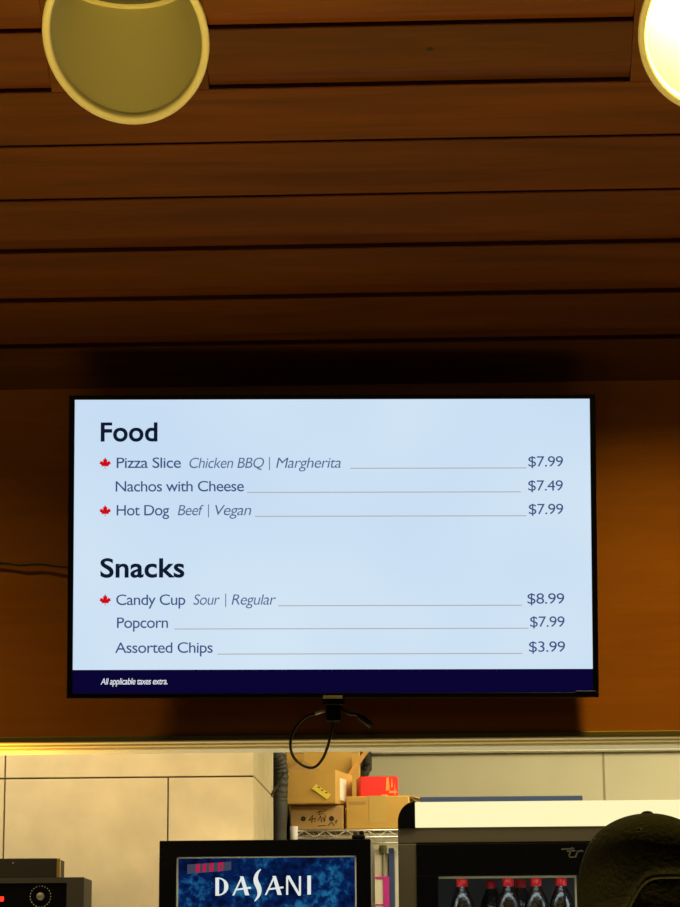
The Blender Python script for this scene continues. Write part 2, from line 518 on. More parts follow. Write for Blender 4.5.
# ------------------------------------------------------------------ recessed ceiling lights
def can_light(idx, lx, lit, label):
    lc = slope_pt(lx, uL)
    t = empty('recessed_light', lc)
    tag(t, label, 'ceiling light')
    ts = math.tan(SL)
    seg = 72
    def sl(r, a, off=0.0):
        x, y = r * math.cos(a), r * math.sin(a)
        return Vector((x, y, -y * ts)) - Vector((0, math.sin(SL), math.cos(SL))) * off
    R0, R1 = RO, RO * 0.905
    # trim ring lying on the slope
    mb = MB()
    prof = [(R0, 0.0), (R0, 0.004), (R0 - 0.003, 0.0065), (R1 + 0.003, 0.0065), (R1, 0.003), (R1, -0.012)]
    rings = [[mb.b.verts.new(sl(r, 2 * PI * k / seg, o)) for k in range(seg)] for r, o in prof]
    for A, B in zip(rings, rings[1:]):
        for k in range(seg):
            f = mb.b.faces.new((A[k], A[(k + 1) % seg], B[(k + 1) % seg], B[k])); f.smooth = True
    mb.done('trim_ring', M['white_trim'], t)
    # reflector: from the sloping opening up to a level rim
    ztop = R1 * ts + 0.005 if False else 0.125
    rt = R1 * 0.80
    mb = MB()
    rings = []
    n = 8
    for j in range(n + 1):
        f_ = j / n
        ring = []
        for k in range(seg):
            a = 2 * PI * k / seg
            p0 = sl(R1, a, -0.010)
            p1 = Vector((rt * math.cos(a), rt * math.sin(a), max(ztop, 0)))
            ring.append(mb.b.verts.new(p0.lerp(p1, f_)))
        rings.append(ring)
    for A, B in zip(rings, rings[1:]):
        for k in range(seg):
            f = mb.b.faces.new((A[k], A[(k + 1) % seg], B[(k + 1) % seg], B[k])); f.smooth = True
    mb.done('reflector', M['white_inner'] if not lit else M['lit_inner'], t)
    mb = MB()
    mb.lathe([(rt + 0.004, ztop - 0.001), (rt + 0.001, ztop - 0.006), (rt - 0.006, ztop - 0.006), (rt - 0.007, ztop + 0.004)], seg)
    mb.done('lens_rim', M['white_trim'], t)
    mb = MB()
    mb.lathe([(rt - 0.007, ztop + 0.002), (rt * 0.6, ztop + 0.008), (rt * 0.3, ztop + 0.010), (0.001, ztop + 0.011)], seg)
    mb.done('lens', M['lens_on'] if lit else M['lens_off'], t)
    mb = MB()
    mb.lathe([(RO * 0.925, -0.0 + 0.12), (RO * 0.925, ztop + 0.06), (0.001, ztop + 0.06)], seg)
    mb.done('housing', M['charcoal'], t)
    return t, lc, ztop, rt

labels = ['lit round recessed light far left, beyond the switched-off one', 'switched-off round recessed light with beige reflector above the menu screen',
          'lit round recessed light glowing at the top right corner', 'lit round recessed light beyond the top right corner']
LAMPS = []
for k in (0, 1, 2):
    lit = k != 1
    t, lc, zt, rt = can_light(k, lights_x[k], lit, labels[k])
    if lit: LAMPS.append((lc, zt, rt))

# ------------------------------------------------------------------ text helper
def text_mesh(body, offset=0.0, shear=0.0, space=1.0):
    cu = bpy.data.curves.new('t', 'FONT')
    cu.body = body; cu.size = 1.0; cu.offset = offset; cu.shear = shear; cu.space_character = space
    cu.resolution_u = 6
    o = bpy.data.objects.new('t', cu); COL.objects.link(o)
    bpy.context.view_layer.update()
    d = bpy.context.evaluated_depsgraph_get()
    me = bpy.data.meshes.new_from_object(o.evaluated_get(d))
    bpy.data.objects.remove(o)
    bpy.data.curves.remove(cu)
    return me
_cap = text_mesh('H'); CAPH = max(v.co.y for v in _cap.vertices)

# ------------------------------------------------------------------ menu screen
tc_ = at(332.5, 546.0, YW - 0.165)
TILT = math.radians(7.2)
tv_rot = Matrix.Rotation(YAW, 4, 'Z') @ Matrix.Rotation(TILT, 4, 'X') @ Matrix.Rotation(0.0052, 4, 'Y')
tv = empty('menu_screen', (0, 0, 0))
tv.matrix_world = Matrix.Translation(tc_) @ tv_rot
tag(tv, 'large black-framed wall-mounted menu screen listing food and snacks with prices', 'screen')
S = ((tc_ - EYE).dot(-(R3 @ Vector((0, 0, 1))))) / F      # metres per photo pixel at the screen
def TP(px, py, y=0.0):
    """screen-local point: the picture on the screen is drawn in these units"""
    # rows lower on the tilted panel stand a little further away
    return Vector(((px - 332.5) * S / (1 + 0.000030 * (py - 440)), y, (546.0 - py) * S * 1.0005))
def kx(py): return 1.0
x0, x1 = -264.3 * S, 264.3 * S
zt, zb = TP(0, 394.3).z, TP(0, 697).z
sx0, sx1 = -258.7 * S, 258.7 * S
szt, szn, szb = TP(0, 398.6).z, TP(0, 668.8).z, TP(0, 692.0).z
# housing: four bezel bars plus a back shell
mb = MB()
fr = [((x0, -0.006, szt), (x1, 0.03, zt)), ((x0, -0.006, zb), (x1, 0.03, szb)), ((x0, -0.006, szb), (sx0, 0.03, szt)), ((sx1, -0.006, szb), (x1, 0.03, szt))]
for lo, hi in fr: mb.box(lo, hi, bevel=0.0012, seg=1)
mb.done('bezel', M['black_gloss'], tv)
mb = MB(); mb.box((x0 + 0.002, 0.004, zb + 0.002), (x1 - 0.002, 0.03, zt - 0.002)); mb.box((x0 + 0.09, 0.028, zb + 0.03), (x1 - 0.09, 0.06, zt - 0.1), bevel=0.012)
mb.done('back_shell', M['black_matte'], tv)
mb = MB(); mb.box((sx0, -0.001, szn), (sx1, 0.003, szt)); pnl = mb.done('display_panel', M['screen'], tv)
mb = MB(); mb.box((sx0, -0.0012, szb), (sx1, 0.0028, szn)); nav = mb.done('display_footer', M['screen_navy'], tv)
mb = MB(); mb.box((TP(323, 0).x, -0.0085, TP(0, 697.6).z), (TP(342, 0).x, -0.003, TP(0, 694.6).z), bevel=0.0008, seg=1)
mb.done('logo_badge', mat('badge_grey', (0.16, 0.16, 0.12), 0.4), tv)
mb = MB(); mb.box((TP(571, 0).x, -0.0075, TP(0, 691.0).z), (TP(590, 0).x, -0.004, TP(0, 690.2).z)); mb.done('edge_strip', mat('edge_shine', (0.30, 0.30, 0.32), 0.3, metal=0.6), tv)
mb = MB(); mb.box((TP(322, 0).x, 0.0, TP(0, 704).z), (TP(344, 0).x, 0.05, TP(0, 696).z), bevel=0.003); mb.done('sensor_housing', M['black_matte'], tv)
# tilting bracket
mb = MB()
mb.box((-0.28, 0.06, -0.2), (-0.24, 0.075, 0.2)); mb.box((0.24, 0.06, -0.2), (0.28, 0.075, 0.2)); mb.box((-0.3, 0.07, 0.03), (0.3, 0.085, 0.09)); mb.box((-0.3, 0.07, -0.09), (0.3, 0.085, -0.03))
mb.box((-0.25, 0.08, -0.05), (-0.2, 0.125, 0.05)); mb.box((0.2, 0.08, -0.05), (0.25, 0.125, 0.05))
mb.done('wall_bracket', M['black_matte'], tv)

XH = max(v.co.y for v in text_mesh('x').vertices)
def lift(z):                                        # taller lower-case letters, same capitals
    r = XH / CAPH; t = 0.70; z = z / CAPH
    if z <= 0: z = z * 1.05
    elif z < r: z = z * t / r
    elif z < 1: z = t + (z - r) * (1 - t) / (1 - r)
    return z * CAPH
def put_text(name, body, xa, xb, base, cap, m, offset=0.0, shear=0.0, parent=None, y=-0.0016, label=None):
    me = text_mesh(body, offset, 0.0, 0.93 if offset < 0.02 else 1.02)
    for v in me.vertices:
        if body[0] != '$': v.co.y = lift(v.co.y)
        v.co.x += v.co.y * shear
    xs = [v.co.x for v in me.vertices]
    x_lo, x_hi = min(xs), max(xs)
    kx_ = (xb - xa) * S / (x_hi - x_lo); kz_ = cap * S / CAPH
    o = TP(xa, base)
    for v in me.vertices:
        v.co = Vector((o.x + (v.co.x - x_lo) * kx_, y, o.z + v.co.y * kz_))
    ob = link(name, me, parent, [m])
    if label: ob['label'] = label
    return ob
HB, BB, IT = 0.021, 0.004, -0.002
SH = 0.2
for (b, xa, xb, bl) in (('Food', 100, 157, 440.2), ('Snacks', 99.6, 183.6, 576.6)):
    put_text('menu_heading', b, xa, xb, bl, 18.2, M['txt_head'], HB, parent=pnl, label='bold dark heading %s' % b)
for (b, xa, xb, bl) in (('Pizza Slice', 116, 180.5, 467.3), ('Nachos with Cheese', 115, 243.5, 491.0), ('Hot Dog', 116, 168.6, 515.0),
                        ('Candy Cup', 115.5, 184.5, 604.4), ('Popcorn', 116.3, 167.2, 627.2), ('Assorted Chips', 114.4, 211.6, 652.0)):
    put_text('menu_item_text', b, xa, xb, bl, 10.3, M['txt_body'], BB, parent=pnl, label='menu item %s' % b)
for (b, xa, xb, bl) in (('Chicken BBQ', 189, 264, 467.6), ('Margherita', 276, 341, 467.6), ('Beef', 177.3, 203.3, 515.0), ('Vegan', 214.8, 251, 515.0), ('Sour', 192.9, 219.4, 604.4), ('Regular', 231.2, 275.6, 604.4)):
    put_text('menu_option_text', b, xa, xb, bl, 10.3, M['txt_italic'], IT, SH, parent=pnl, label='italic option %s' % b)
for (px, bl) in ((269.4, 467.6), (208.2, 515.0), (225.3, 604.4)):
    mb = MB(); p, q = TP(px - 0.45, bl + 2.2), TP(px + 0.45, bl - 11)
    mb.box((p.x, -0.0016, p.z), (q.x, -0.0012, q.z)); mb.done('divider_bar', M['txt_italic'], pnl)
for (b, xa, xb, bl) in (('$7.99', 529.2, 564, 466.8), ('$7.49', 529, 563.7, 491), ('$7.99', 529.5, 564, 514.6),
                        ('$8.99', 527.8, 564.6, 604.0), ('$7.99', 530.4, 564.8, 627.0), ('$3.99', 529.2, 565.2, 651.8)):
    put_text('menu_price_text', b, xa, xb, bl, 10.3, M['txt_body'], 0.0, parent=pnl)
put_text('footer_text', 'All applicable taxes extra.', 100, 166.5, 683.2, 6.0, M['txt_white'], 0.008, SH, parent=nav, y=-0.002)
for (xa, xb, y) in ((350.5, 527.5, 468.2), (247, 521.5, 492.2), (255, 527, 516.2), (278, 522, 605.5), (174, 529, 628.4), (217, 522.5, 653.4)):
    mb = MB(); p, q = TP(xa, y + 0.45), TP(xb, y - 0.45)
    mb.box((p.x, -0.0016, p.z), (q.x, -0.0012, q.z)); mb.done('leader_line', M['txt_line'], pnl)
half = [(0, 1.0), (0.10, 0.78), (0.20, 0.58), (0.36, 0.66), (0.30, 0.12), (0.46, 0.30), (0.55, 0.42), (0.60, 0.26), (0.88, 0.32), (0.80, 0.08), (0.96, -0.04),
        (0.52, -0.40), (0.56, -0.58), (0.12, -0.50), (0.05, -0.55), (0.05, -0.95)]
for y in (462.4, 510.3, 599.4):
    pts = [(a, b) for a, b in half] + [(-a, b) for a, b in reversed(half[1:])]
    mb = MB(); mb.poly([TP(104.5 + a * 6.2, y - b * 6.0, -0.0016) for a, b in pts])
    mb.done('maple_leaf', M['leaf'], pnl)

# ------------------------------------------------------------------ cables
def cable(name, pts, r, m, label, cat='cable', group=None, parent=None):
    mb = MB(); mb.tube(catmull(pts, 8), r, 8)
    o = mb.done(name, m, parent)
    if label: tag(o, label, cat, group)
    return o
ya = YW - 0.03
cable('power_cable', [at(-60, 560, YW - 0.012), at(0, 563, YW - 0.012), at(20, 565, YW - 0.014), at(40, 564.2, YW - 0.014), at(66, 567, YW - 0.02), at(110, 568, YW - 0.03), at(150, 560, YW - 0.04)], 0.0028, M['cable'],
      'thin black cable running along the wood wall left of the screen')
lp = empty('looped_cable', at(330, 712, YW - 0.08))
tag(lp, 'looped black cable hanging beneath the middle of the screen', 'cable')
bpy.context.view_layer.update()
def lq(px, py, d=0.08): return at(px, py, YW - d) - lp.location
mb = MB(); mb.tube(catmull([lq(316, 713.5), lq(306, 717), lq(296, 727), lq(290.5, 742), (lq(293, 756)), lq(303, 765.5), lq(314, 767.3), lq(323, 758), lq(329, 742), lq(332.5, 725), lq(332.5, 706)], 8), 0.0032, 8)
mb.done('cord', M['cable'], lp)
mb = MB(); mb.tube([lq(315, 713.8, 0.082), lq(321, 711.6, 0.082), lq(325, 710.5, 0.082)], [0.0035, 0.004, 0.0045], 10); mb.done('plug_tip', M['cable_light'], lp)['label'] = 'pale plug tip'
mb = MB(); mb.box(lq(326, 721, 0.095), lq(341, 700, 0.06), bevel=0.004); mb.done('plug_block', M['black_matte'], lp)
cb = empty('dangling_connector', at(340, 710, YW - 0.08))
tag(cb, 'short black connector cable sticking out right of the cable loop', 'cable')
def cq(px, py, d=0.08): return at(px, py, YW - d) - cb.location
mb = MB(); mb.tube(catmull([cq(338, 706), cq(348, 713), cq(357, 715), cq(366, 720)], 6), 0.0035, 8); mb.done('cord', M['cable'], cb)
mb = MB(); mb.tube([cq(358, 716), cq(363, 719), cq(372, 726)], [0.006, 0.008, 0.007], 8); mb.done('connector_head', M['charcoal'], cb)

# ------------------------------------------------------------------ back counter and left appliances
def X(px, Y, py=880): return at(px, py, Y).x
def Z(py, Y, px=340): return at(px, py, Y).z
ctr_top = 1.20
YA = 6.0
zA1 = Z(877.5, YA, 45)
ap = empty('warming_oven', (X(84, YA), YA, 0), math.radians(3.2))
tag(ap, 'black boxy appliance with a round dial and red light at the lower left', 'oven')
wA = 0.50; hA = 0.44; z0 = zA1 - hA
mb = MB()
mb.box((-wA, 0.012, z0), (0, 0.25, zA1), bevel=0.003)
mb.done('body', M['charcoal'], ap)
mb = MB()   # front frame
mb.box((-wA, 0, zA1 - 0.014), (0, 0.012, zA1)); mb.box((-wA, 0, z0), (0, 0.012, z0 + 0.014)); mb.box((-0.044, 0, z0 + 0.014), (0, 0.012, zA1 - 0.014)); mb.box((-wA, 0, z0 + 0.014), (-wA + 0.02, 0.012, zA1 - 0.014))
mb.done('front_frame', mat('grey_front', (0.035, 0.033, 0.026), 0.5, spec=0.2), ap)
mb = MB(); mb.box((-wA + 0.02, 0.004, z0 + 0.014), (-0.044, 0.013, zA1 - 0.014)); cp = mb.done('control_panel', M['black_gloss'], ap)
dxp = (X(41, YA) - X(84, YA)); dz = Z(896.5, YA, 41)
mb = MB()
for k in range(22):
    a = 2 * PI * k / 22
    r0, r1 = 0.0255, 0.0275
    c = Vector((dxp, 0.0035, dz))
    u = Vector((math.cos(a), 0, math.sin(a))); v = Vector((-math.sin(a), 0, math.cos(a))) * 0.0012
    mb.poly([c + u * r0 - v, c + u * r1 - v, c + u * r1 + v, c + u * r0 + v], thick=(0, 0.002, 0))
mb.done('dial_scale', mat('dial_white', (0.45, 0.45, 0.40), 0.5), ap)
mb = MB(); rx = Matrix.Rotation(PI / 2, 4, 'X')
mb.lathe([(0.001, 0.016), (0.007, 0.016), (0.0095, 0.012), (0.010, 0.0)], 24, (dxp, 0.004, dz), mat4=rx)
mb.done('dial_knob', mat('knob_metal', (0.16, 0.155, 0.12), 0.4, metal=0.3), ap)
mb = MB(); ml = X(2, YA) - X(84, YA); mb.box((ml - 0.007, 0.001, Z(899, YA, 2) - 0.006), (ml + 0.007, 0.006, Z(899, YA, 2) + 0.006), bevel=0.002); mb.done('indicator_light', M['red_led'], ap)['label'] = 'glowing red indicator'
# feet
for fx in (-wA + 0.04, -0.04):
    for fy in (0.04, 0.22):
        mb = MB(); mb.lathe([(0.001, z0 - 0.02), (0.015, z0 - 0.02), (0.015, z0 + 0.001)], 14, (fx, fy, 0)); mb.done('foot', M['black_matte'], ap)
sb = empty('flat_control_box', (X(57.5, YA + 0.04), YA + 0.03, zA1), math.radians(3.2))
tag(sb, 'low dark box with a shining right edge, resting on the dial appliance', 'box')
hs = Z(858.5, YA + 0.04, 30) - zA1
mb = MB(); mb.box((-0.34, 0, 0.0005), (0, 0.2, hs), bevel=0.002); mb.done('casing', M['charcoal'], sb)
mb = MB(); mb.box((-0.001, -0.002, 0.001), (0.0075, 0.02, hs), bevel=0.001); mb.done('edge_trim', M['brass'], sb)['label'] = 'shining brass-coloured edge'
mb = MB(); mb.box((-0.116, -0.0012, hs * 0.74), (-0.112, 0.002, hs * 0.80)); mb.done('screw', M['silver'], sb)
mbc = MB(); mbc.box((X(-260, YA), YA - 0.08, z0 - 0.06), (X(110, YA), YA + 0.33, z0 - 0.0205), bevel=0.004)
cab = empty('back_counter', (X(-60, YA), YA + 0.1, 0)); tag(cab, 'stainless back counter under the dial appliance, below the picture edge', 'counter')
o = mbc.done('counter_top', M['steel'], cab); o.location = -cab.location
mbc = MB(); mbc.box((X(-255, YA), YA - 0.03, 0), (X(105, YA), YA + 0.32, z0 - 0.06)); o = mbc.done('cabinet_body', M['charcoal'], cab); o.location = -cab.location

# ------------------------------------------------------------------ water cooler fridge
Y1 = 6.15
f1 = empty('beverage_fridge', (X(265, Y1), Y1, 0)); tag(f1, 'black upright fridge with backlit blue DASANI water panel', 'fridge')
xl, xr = X(159.5, Y1) - f1.location.x, X(371, Y1) - f1.location.x
zt1 = Z(840, Y1, 265)
rt = Matrix.Rotation(0.008, 3, 'Y')
mb = MB(); mb.box((xl, 0.03, 0.0), (xr, 0.62, zt1 - 0.002), bevel=0.004); mb.done('cabinet', [M['white_enamel']], f1)['label'] = 'pale side walls'
pxl, pxr = X(176.5, Y1) - f1.location.x, X(356.5, Y1) - f1.location.x
pzt = Z(856.5, Y1, 265); pzb = 0.25
mb = MB()
mb.box((xl, -0.01, pzt), (xr, 0.031, zt1), bevel=0.002); mb.box((xl, -0.01, 0.0), (xr, 0.031, pzb)); mb.box((xl, -0.01, pzb), (pxl, 0.031, pzt)); mb.box((pxr, -0.01, pzb), (xr, 0.031, pzt))
mb.done('door_frame', M['black_gloss'], f1)
mb = MB(); mb.box((pxl, 0.008, pzb), (pxr, 0.02, pzt)); gp = mb.done('graphic_panel', M['water'], f1)
mb = MB(); mb.box((pxl, 0.0, pzb), (pxl + 0.004, 0.01, pzt)); mb.box((pxr - 0.004, 0.0, pzb), (pxr, 0.01, pzt)); mb.box((pxl, 0.0, pzt - 0.003), (pxr, 0.01, pzt))
mb.done('panel_edging', mat('edge_acrylic', (0.7, 0.8, 0.85), 0.3), f1)
mb = MB(); a = X(352, Y1) - f1.location.x; mb.box((a, 0.0, zt1), (a + 0.035, 0.05, zt1 + 0.012), bevel=0.004); mb.box((a + 0.02, 0.01, zt1 + 0.010), (a + 0.032, 0.03, zt1 + 0.022), bevel=0.003); mb.done('hinge_cover', M['black_matte'], f1)
# lettering: hand drawn letter shapes, local px space
def GP(px, py, y=0.0065): 
    p = at(px, py, Y1); return Vector((p.x - f1.location.x, y, p.z))
def letter(shapes, name, m, par, label=None):
    mb = MB()
    for sh in shapes: mb.poly([GP(a, b) for a, b in sh], thick=(0, 0.0012, 0))
    o = mb.done(name, m, par)
    return o
def bar(x0, y0, x1, y1, w0, w1=None):
    w1 = w0 if w1 is None else w1
    return [(x0 - w0 / 2, y0), (x0 + w0 / 2, y0), (x1 + w1 / 2, y1), (x1 - w1 / 2, y1)]
def arc_d(cx, cy, rx, ry, w0):
    out, inn = [], []
    for k in range(13):
        a = -PI / 2 + PI * k / 12
        ww = w0 * (0.35 + 0.65 * math.cos(a) ** 2)
        out.append((cx + rx * math.cos(a), cy + ry * math.sin(a)))
        inn.append((cx + (rx - ww) * math.cos(a), cy + (ry - 1.3) * math.sin(a)))
    return [[out[i], out[i + 1], inn[i + 1], inn[i]] for i in range(12)]
TB = 0.02  # slight tilt upward to the right
def tl(sh): return [(x, y - (x - 265) * 0.012) for x, y in sh]
D_ = [bar(217, 877, 217, 895, 3.6)] + arc_d(217, 886, 11.2, 9.2, 4.2)
def A_(c): return [bar(c + 1, 876, c - 8.0, 895, 1.8, 1.8), bar(c + 0.5, 876, c + 6.0, 895, 3.4, 4.2), [(c - 6, 888.5), (c + 9.5, 886.5), (c + 10, 888.3), (c - 6, 890.2)]]
s_path = [(260.5, 869), (257.2, 873), (255.6, 878), (256.3, 882.5), (258.2, 886.5), (259.2, 891), (258.2, 896), (254.5, 901)]
def ribbon(path, ws):
    L = []; Rr = []
    P = [Vector((a, b, 0)) for a, b in path]
    Q = catmull(P, 5); n = len(Q)
    out = []
    for i, p in enumerate(Q):
        d = (Q[min(i + 1, n - 1)] - Q[max(i - 1, 0)]).normalized()
        w = ws * (0.18 + 0.95 * math.sin(PI * min(1, max(0, i / (n - 1))))) / 2
        nrm = Vector((-d.y, d.x, 0)) * w
        L.append(p + nrm); Rr.append(p - nrm)
    for i in range(n - 1):
        out.append([(L[i].x, L[i].y), (L[i + 1].x, L[i + 1].y), (Rr[i + 1].x, Rr[i + 1].y), (Rr[i].x, Rr[i].y)])
    return out
N_ = [bar(287, 877, 287, 895, 2.0), [(286.2, 875.8), (289.6, 875.8), (300.8, 896), (298.2, 896)], bar(299.8, 876.5, 299.8, 895, 2.0)]
I_ = [bar(309, 876, 309, 895, 3.6)]
for nm, shp in (('D', D_), ('A', A_(241)), ('S', ribbon(s_path, 4.6)), ('A', A_(273.5)), ('N', N_), ('I', I_)):
    letter([tl(s) for s in shp], 'logo_letter', M['logo_white'], gp)['label'] = 'white letter %s' % nm
letter([[(187, 864.5), (231, 861.5), (231, 870), (187, 874)]], 'grey_reflection', M['reflection_grey'], gp)  # mirrored LED sign painted on the panel: grey patch, red strokes below
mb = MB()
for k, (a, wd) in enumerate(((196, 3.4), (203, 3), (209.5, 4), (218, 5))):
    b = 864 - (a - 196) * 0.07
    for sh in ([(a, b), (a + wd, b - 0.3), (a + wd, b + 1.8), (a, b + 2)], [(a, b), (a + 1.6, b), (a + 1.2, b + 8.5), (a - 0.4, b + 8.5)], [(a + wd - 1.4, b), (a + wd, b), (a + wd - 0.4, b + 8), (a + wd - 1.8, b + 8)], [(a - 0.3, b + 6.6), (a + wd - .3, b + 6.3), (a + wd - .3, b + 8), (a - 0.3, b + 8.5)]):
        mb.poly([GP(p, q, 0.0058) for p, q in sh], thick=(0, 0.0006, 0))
mb.done('digit_reflection', M['red_reflection'], gp)

# ------------------------------------------------------------------ cola cooler
Y2 = 6.2
f2 = empty('display_cooler', (X(590, Y2), Y2, 0)); tag(f2, 'wide black glass-door drinks cooler with glowing cream header, behind the cap wearer', 'cooler')
def fx(px): return X(px, Y2) - f2.location.x
def fz(py): return Z(py, Y2, 540)
ztop = fz(801); zh = fz(826.5); zf = fz(842.5); zg = fz(875.5)
xa, xb = fx(398.5), fx(800)
D2 = 0.68
# cabinet shell (hollow)
mb = MB()
mb.box((xa + 0.004, 0.05, 0), (xa + 0.04, D2, zh)); mb.box((xb - 0.04, 0.05, 0), (xb - 0.004, D2, zh)); mb.box((xa + 0.04, D2 - 0.04, 0), (xb - 0.04, D2, zh))
mb.box((xa + 0.04, 0.05, zh - 0.04), (xb - 0.04, D2 - 0.04, zh)); mb.box((xa + 0.04, 0.05, 0), (xb - 0.04, D2 - 0.04, 0.2))
mb.done('cabinet', M['cooler_inner'], f2)
mb = MB()  # front frame grey
mb.box((xa, 0, zf), (xb, 0.05, zh), bevel=0.003); mb.box((xa, 0, 0), (fx(417), 0.05, zf), bevel=0.003); mb.box((fx(781), 0, 0), (xb, 0.05, zf), bevel=0.003); mb.box((fx(417), 0, 0), (fx(781), 0.05, 0.2))
mb.done('front_frame', M['grey_frame'], f2)
mb = MB(); mb.box((fx(416), -0.004, zh + 0.001), (xb - 0.03, 0.04, ztop), bevel=0.002, seg=1); mb.done('lit_header', M['header_light'], f2)['label'] = 'glowing cream light header'
# rounded black header ends
mb = MB()
h = ztop - zh
wx = fx(416) - xa
def endcap(mb, xo, sgn):
    pts = [(xo, 0, zh)]
    for k in range(9):
        a = PI - (PI / 2) * k / 8
        pts.append((xo + sgn * (wx * 1.0 + wx * math.cos(a)), 0, zh + h * 0.22 + h * 0.80 * math.sin(a)))
    pts.append((xo + sgn * wx, 0, zh))
    mb.poly([Vector(p) + Vector((0, -0.008, 0)) for p in pts], thick=(0, 0.5, 0))
endcap(mb, xa, 1); endcap(mb, xb, -1)
mb.box((fx(416), 0.042, zh + 0.001), (xb - wx, 0.5, ztop - 0.004))
mb.done('header_end_cap', M['black_gloss'], f2)
for (da, db, ga, gb) in ((417, 599, 438, 577.5), (599.5, 781, 620, 760)):
    mb = MB(); a, b, c, d = fx(da), fx(db), fx(ga), fx(gb)
    mb.box((a, -0.004, zg), (b, 0.04, zf - 0.001), bevel=0.002); mb.box((a, -0.004, 0.21), (b, 0.04, 0.3)); mb.box((a, -0.004, 0.3), (c, 0.04, zg)); mb.box((d, -0.004, 0.3), (b, 0.04, zg))
    dr = mb.done('door', M['black_gloss'], f2)
    mb = MB(); mb.box((c, 0.004, 0.3), (d, 0.009, zg)); mb.done('door_glass', M['glass'], dr)
    mb = MB(); mb.box((c + 0.002, 0.0105, zg - 0.006), (d - 0.002, 0.013, zg - 0.0005)); mb.box((d - 0.007, 0.0105, 0.3), (d - 0.002, 0.013, zg - 0.006)); mb.done('glass_edging', mat('edging_grey', (0.8, 0.82, 0.82), 0.35), dr)
    mb = MB(); mb.tube([(b - 0.02 if da < 500 else a + 0.02, -0.03, 1.0), (b - 0.02 if da < 500 else a + 0.02, -0.03, 1.5)], 0.008, 10); mb.done('door_handle', M['charcoal'], dr)
# interior lamps, shelf
mb = MB(); mb.box((fx(425), 0.06, 0.35), (fx(431), 0.075, zg)); mb.box((fx(590), 0.06, 0.35), (fx(606), 0.07, zg)); mb.box((fx(768), 0.06, 0.35), (fx(774), 0.075, zg)); mb.box((fx(440), 0.046, zg + 0.006), (fx(576), 0.062, zg + 0.014)); mb.done('interior_light_strip', M['strip_light'], f2)
zs_ = 1.6 + 72 / F * 6.35 - 0.245
shz = Z(878.5, 6.35, 500) - 0.235
mb = MB()
for k in range(36): 
    xx = fx(420) + 0.01 + (xb - 0.05 - fx(420)) * k / 35
    mb.tube([(xx, 0.06, shz - 0.003), (xx, D2 - 0.05, shz - 0.003)], 0.002, 6)
mb.box((xa + 0.041, 0.055, shz - 0.012), (xb - 0.041, 0.06, shz - 0.001)); mb.box((xa + 0.041, D2 - 0.06, shz - 0.012), (xb - 0.041, D2 - 0.05, shz - 0.001))
mb.done('wire_shelf', M['chrome'], f2)
# maker's script mark, partly hidden by the cap
def put_mark():
    mb = MB()
    def q(px, py): return Vector((fx(px), -0.0052, fz(py)))
    def st(pts, w=1.3):
        for (a, b), (c, d) in zip(pts, pts[1:]):
            v = Vector((c - a, d - b)); n = Vector((-v.y, v.x)).normalized() * w / 2
            mb.poly([q(a + n.x, b + n.y), q(c + n.x, d + n.y), q(c - n.x, d - n.y), q(a - n.x, b - n.y)], thick=(0, 0.001, 0))
    st([(562, 849.5), (575, 849)]); st([(573, 847.5), (569.5, 856), (571.5, 857.8), (575, 857)]); st([(567.5, 851.5), (576, 851)])
    st([(578.5, 851), (576, 858)]); st([(578, 852.5), (582, 850.8), (584, 852)]); st([(587, 851), (585, 856.5), (589, 857.5), (592.5, 851), (590.5, 858)]); st([(595, 855), (600, 853), (598, 851), (594.5, 854), (595, 857.5), (600, 857)])
    mb.done('script_mark', mat('mark_grey', (0.07, 0.07, 0.06), 0.5), f2)
put_mark()
# bottles
def bottle(px, Yb, label, first=None, hgt=0.235):
    xx = X(px, Yb)
    if first is None:
        t = empty('cola_bottle', (xx, Yb, shz))
        mb = MB()
        mb.lathe([(0.001, 0.004), (0.022, 0.0), (0.031, 0.008), (0.0325, 0.03), (0.030, 0.07), (0.0325, 0.11), (0.0335, 0.140), (0.0330, 0.160), (0.0285, 0.180), (0.0205, 0.198), (0.0140, 0.211), (0.0125, 0.222)], 28)
        mb.done('bottle_body', M['cola'], t)
        mb = MB(); mb.lathe([(0.0312, 0.055), (0.0322, 0.062), (0.0330, 0.112), (0.0336, 0.118)], 28); mb.done('bottle_label', M['bottle_label'], t)
        mb = MB(); mb.lathe([(0.0145, 0.213), (0.0155, 0.216), (0.0155, 0.2325), (0.0135, 0.235), (0.001, 0.235)], 28); mb.done('bottle_cap', M['cap_red'], t)['label'] = 'red screw cap'
    else:
        t = first.copy(); COL.objects.link(t); t.location = (xx, Yb, shz)
        for ch in first.children:
            c = ch.copy(); COL.objects.link(c); c.parent = t
    tag(t, label, 'bottle', 'red-capped cola bottles in the cooler')
    return t
bl = [(462, 6.33, 'red-capped cola bottle nearest the left edge of the cooler glass'),
      (491, 6.55, 'red-capped cola bottle set deeper, second from left in the cooler'),
      (508, 6.33, 'red-capped front cola bottle in the middle of the cooler glass'),
      (520.5, 6.47, 'red-capped cola bottle half hidden behind the middle front one'),
      (536, 6.33, 'red-capped front cola bottle, second from the right end of the visible row'),
      (561, 6.33, 'red-capped cola bottle at the right end of the row, beside the cap')]
b0 = None
for px, yb, lb in bl:
    o = bottle(px, yb, lb, b0)
    b0 = b0 or o
# blue flat carton on top of the cooler, behind the header
zc = ztop
mb = MB(); mb.box((X(421, 6.75), 6.75, zh + 0.001), (X(585, 6.75), 6.86, Z(796.2, 6.75, 500)), bevel=0.002)
tag(mb.done('blue_carton', M['blue_card']), 'long dark blue flat carton lying on the drinks cooler behind its header', 'box')

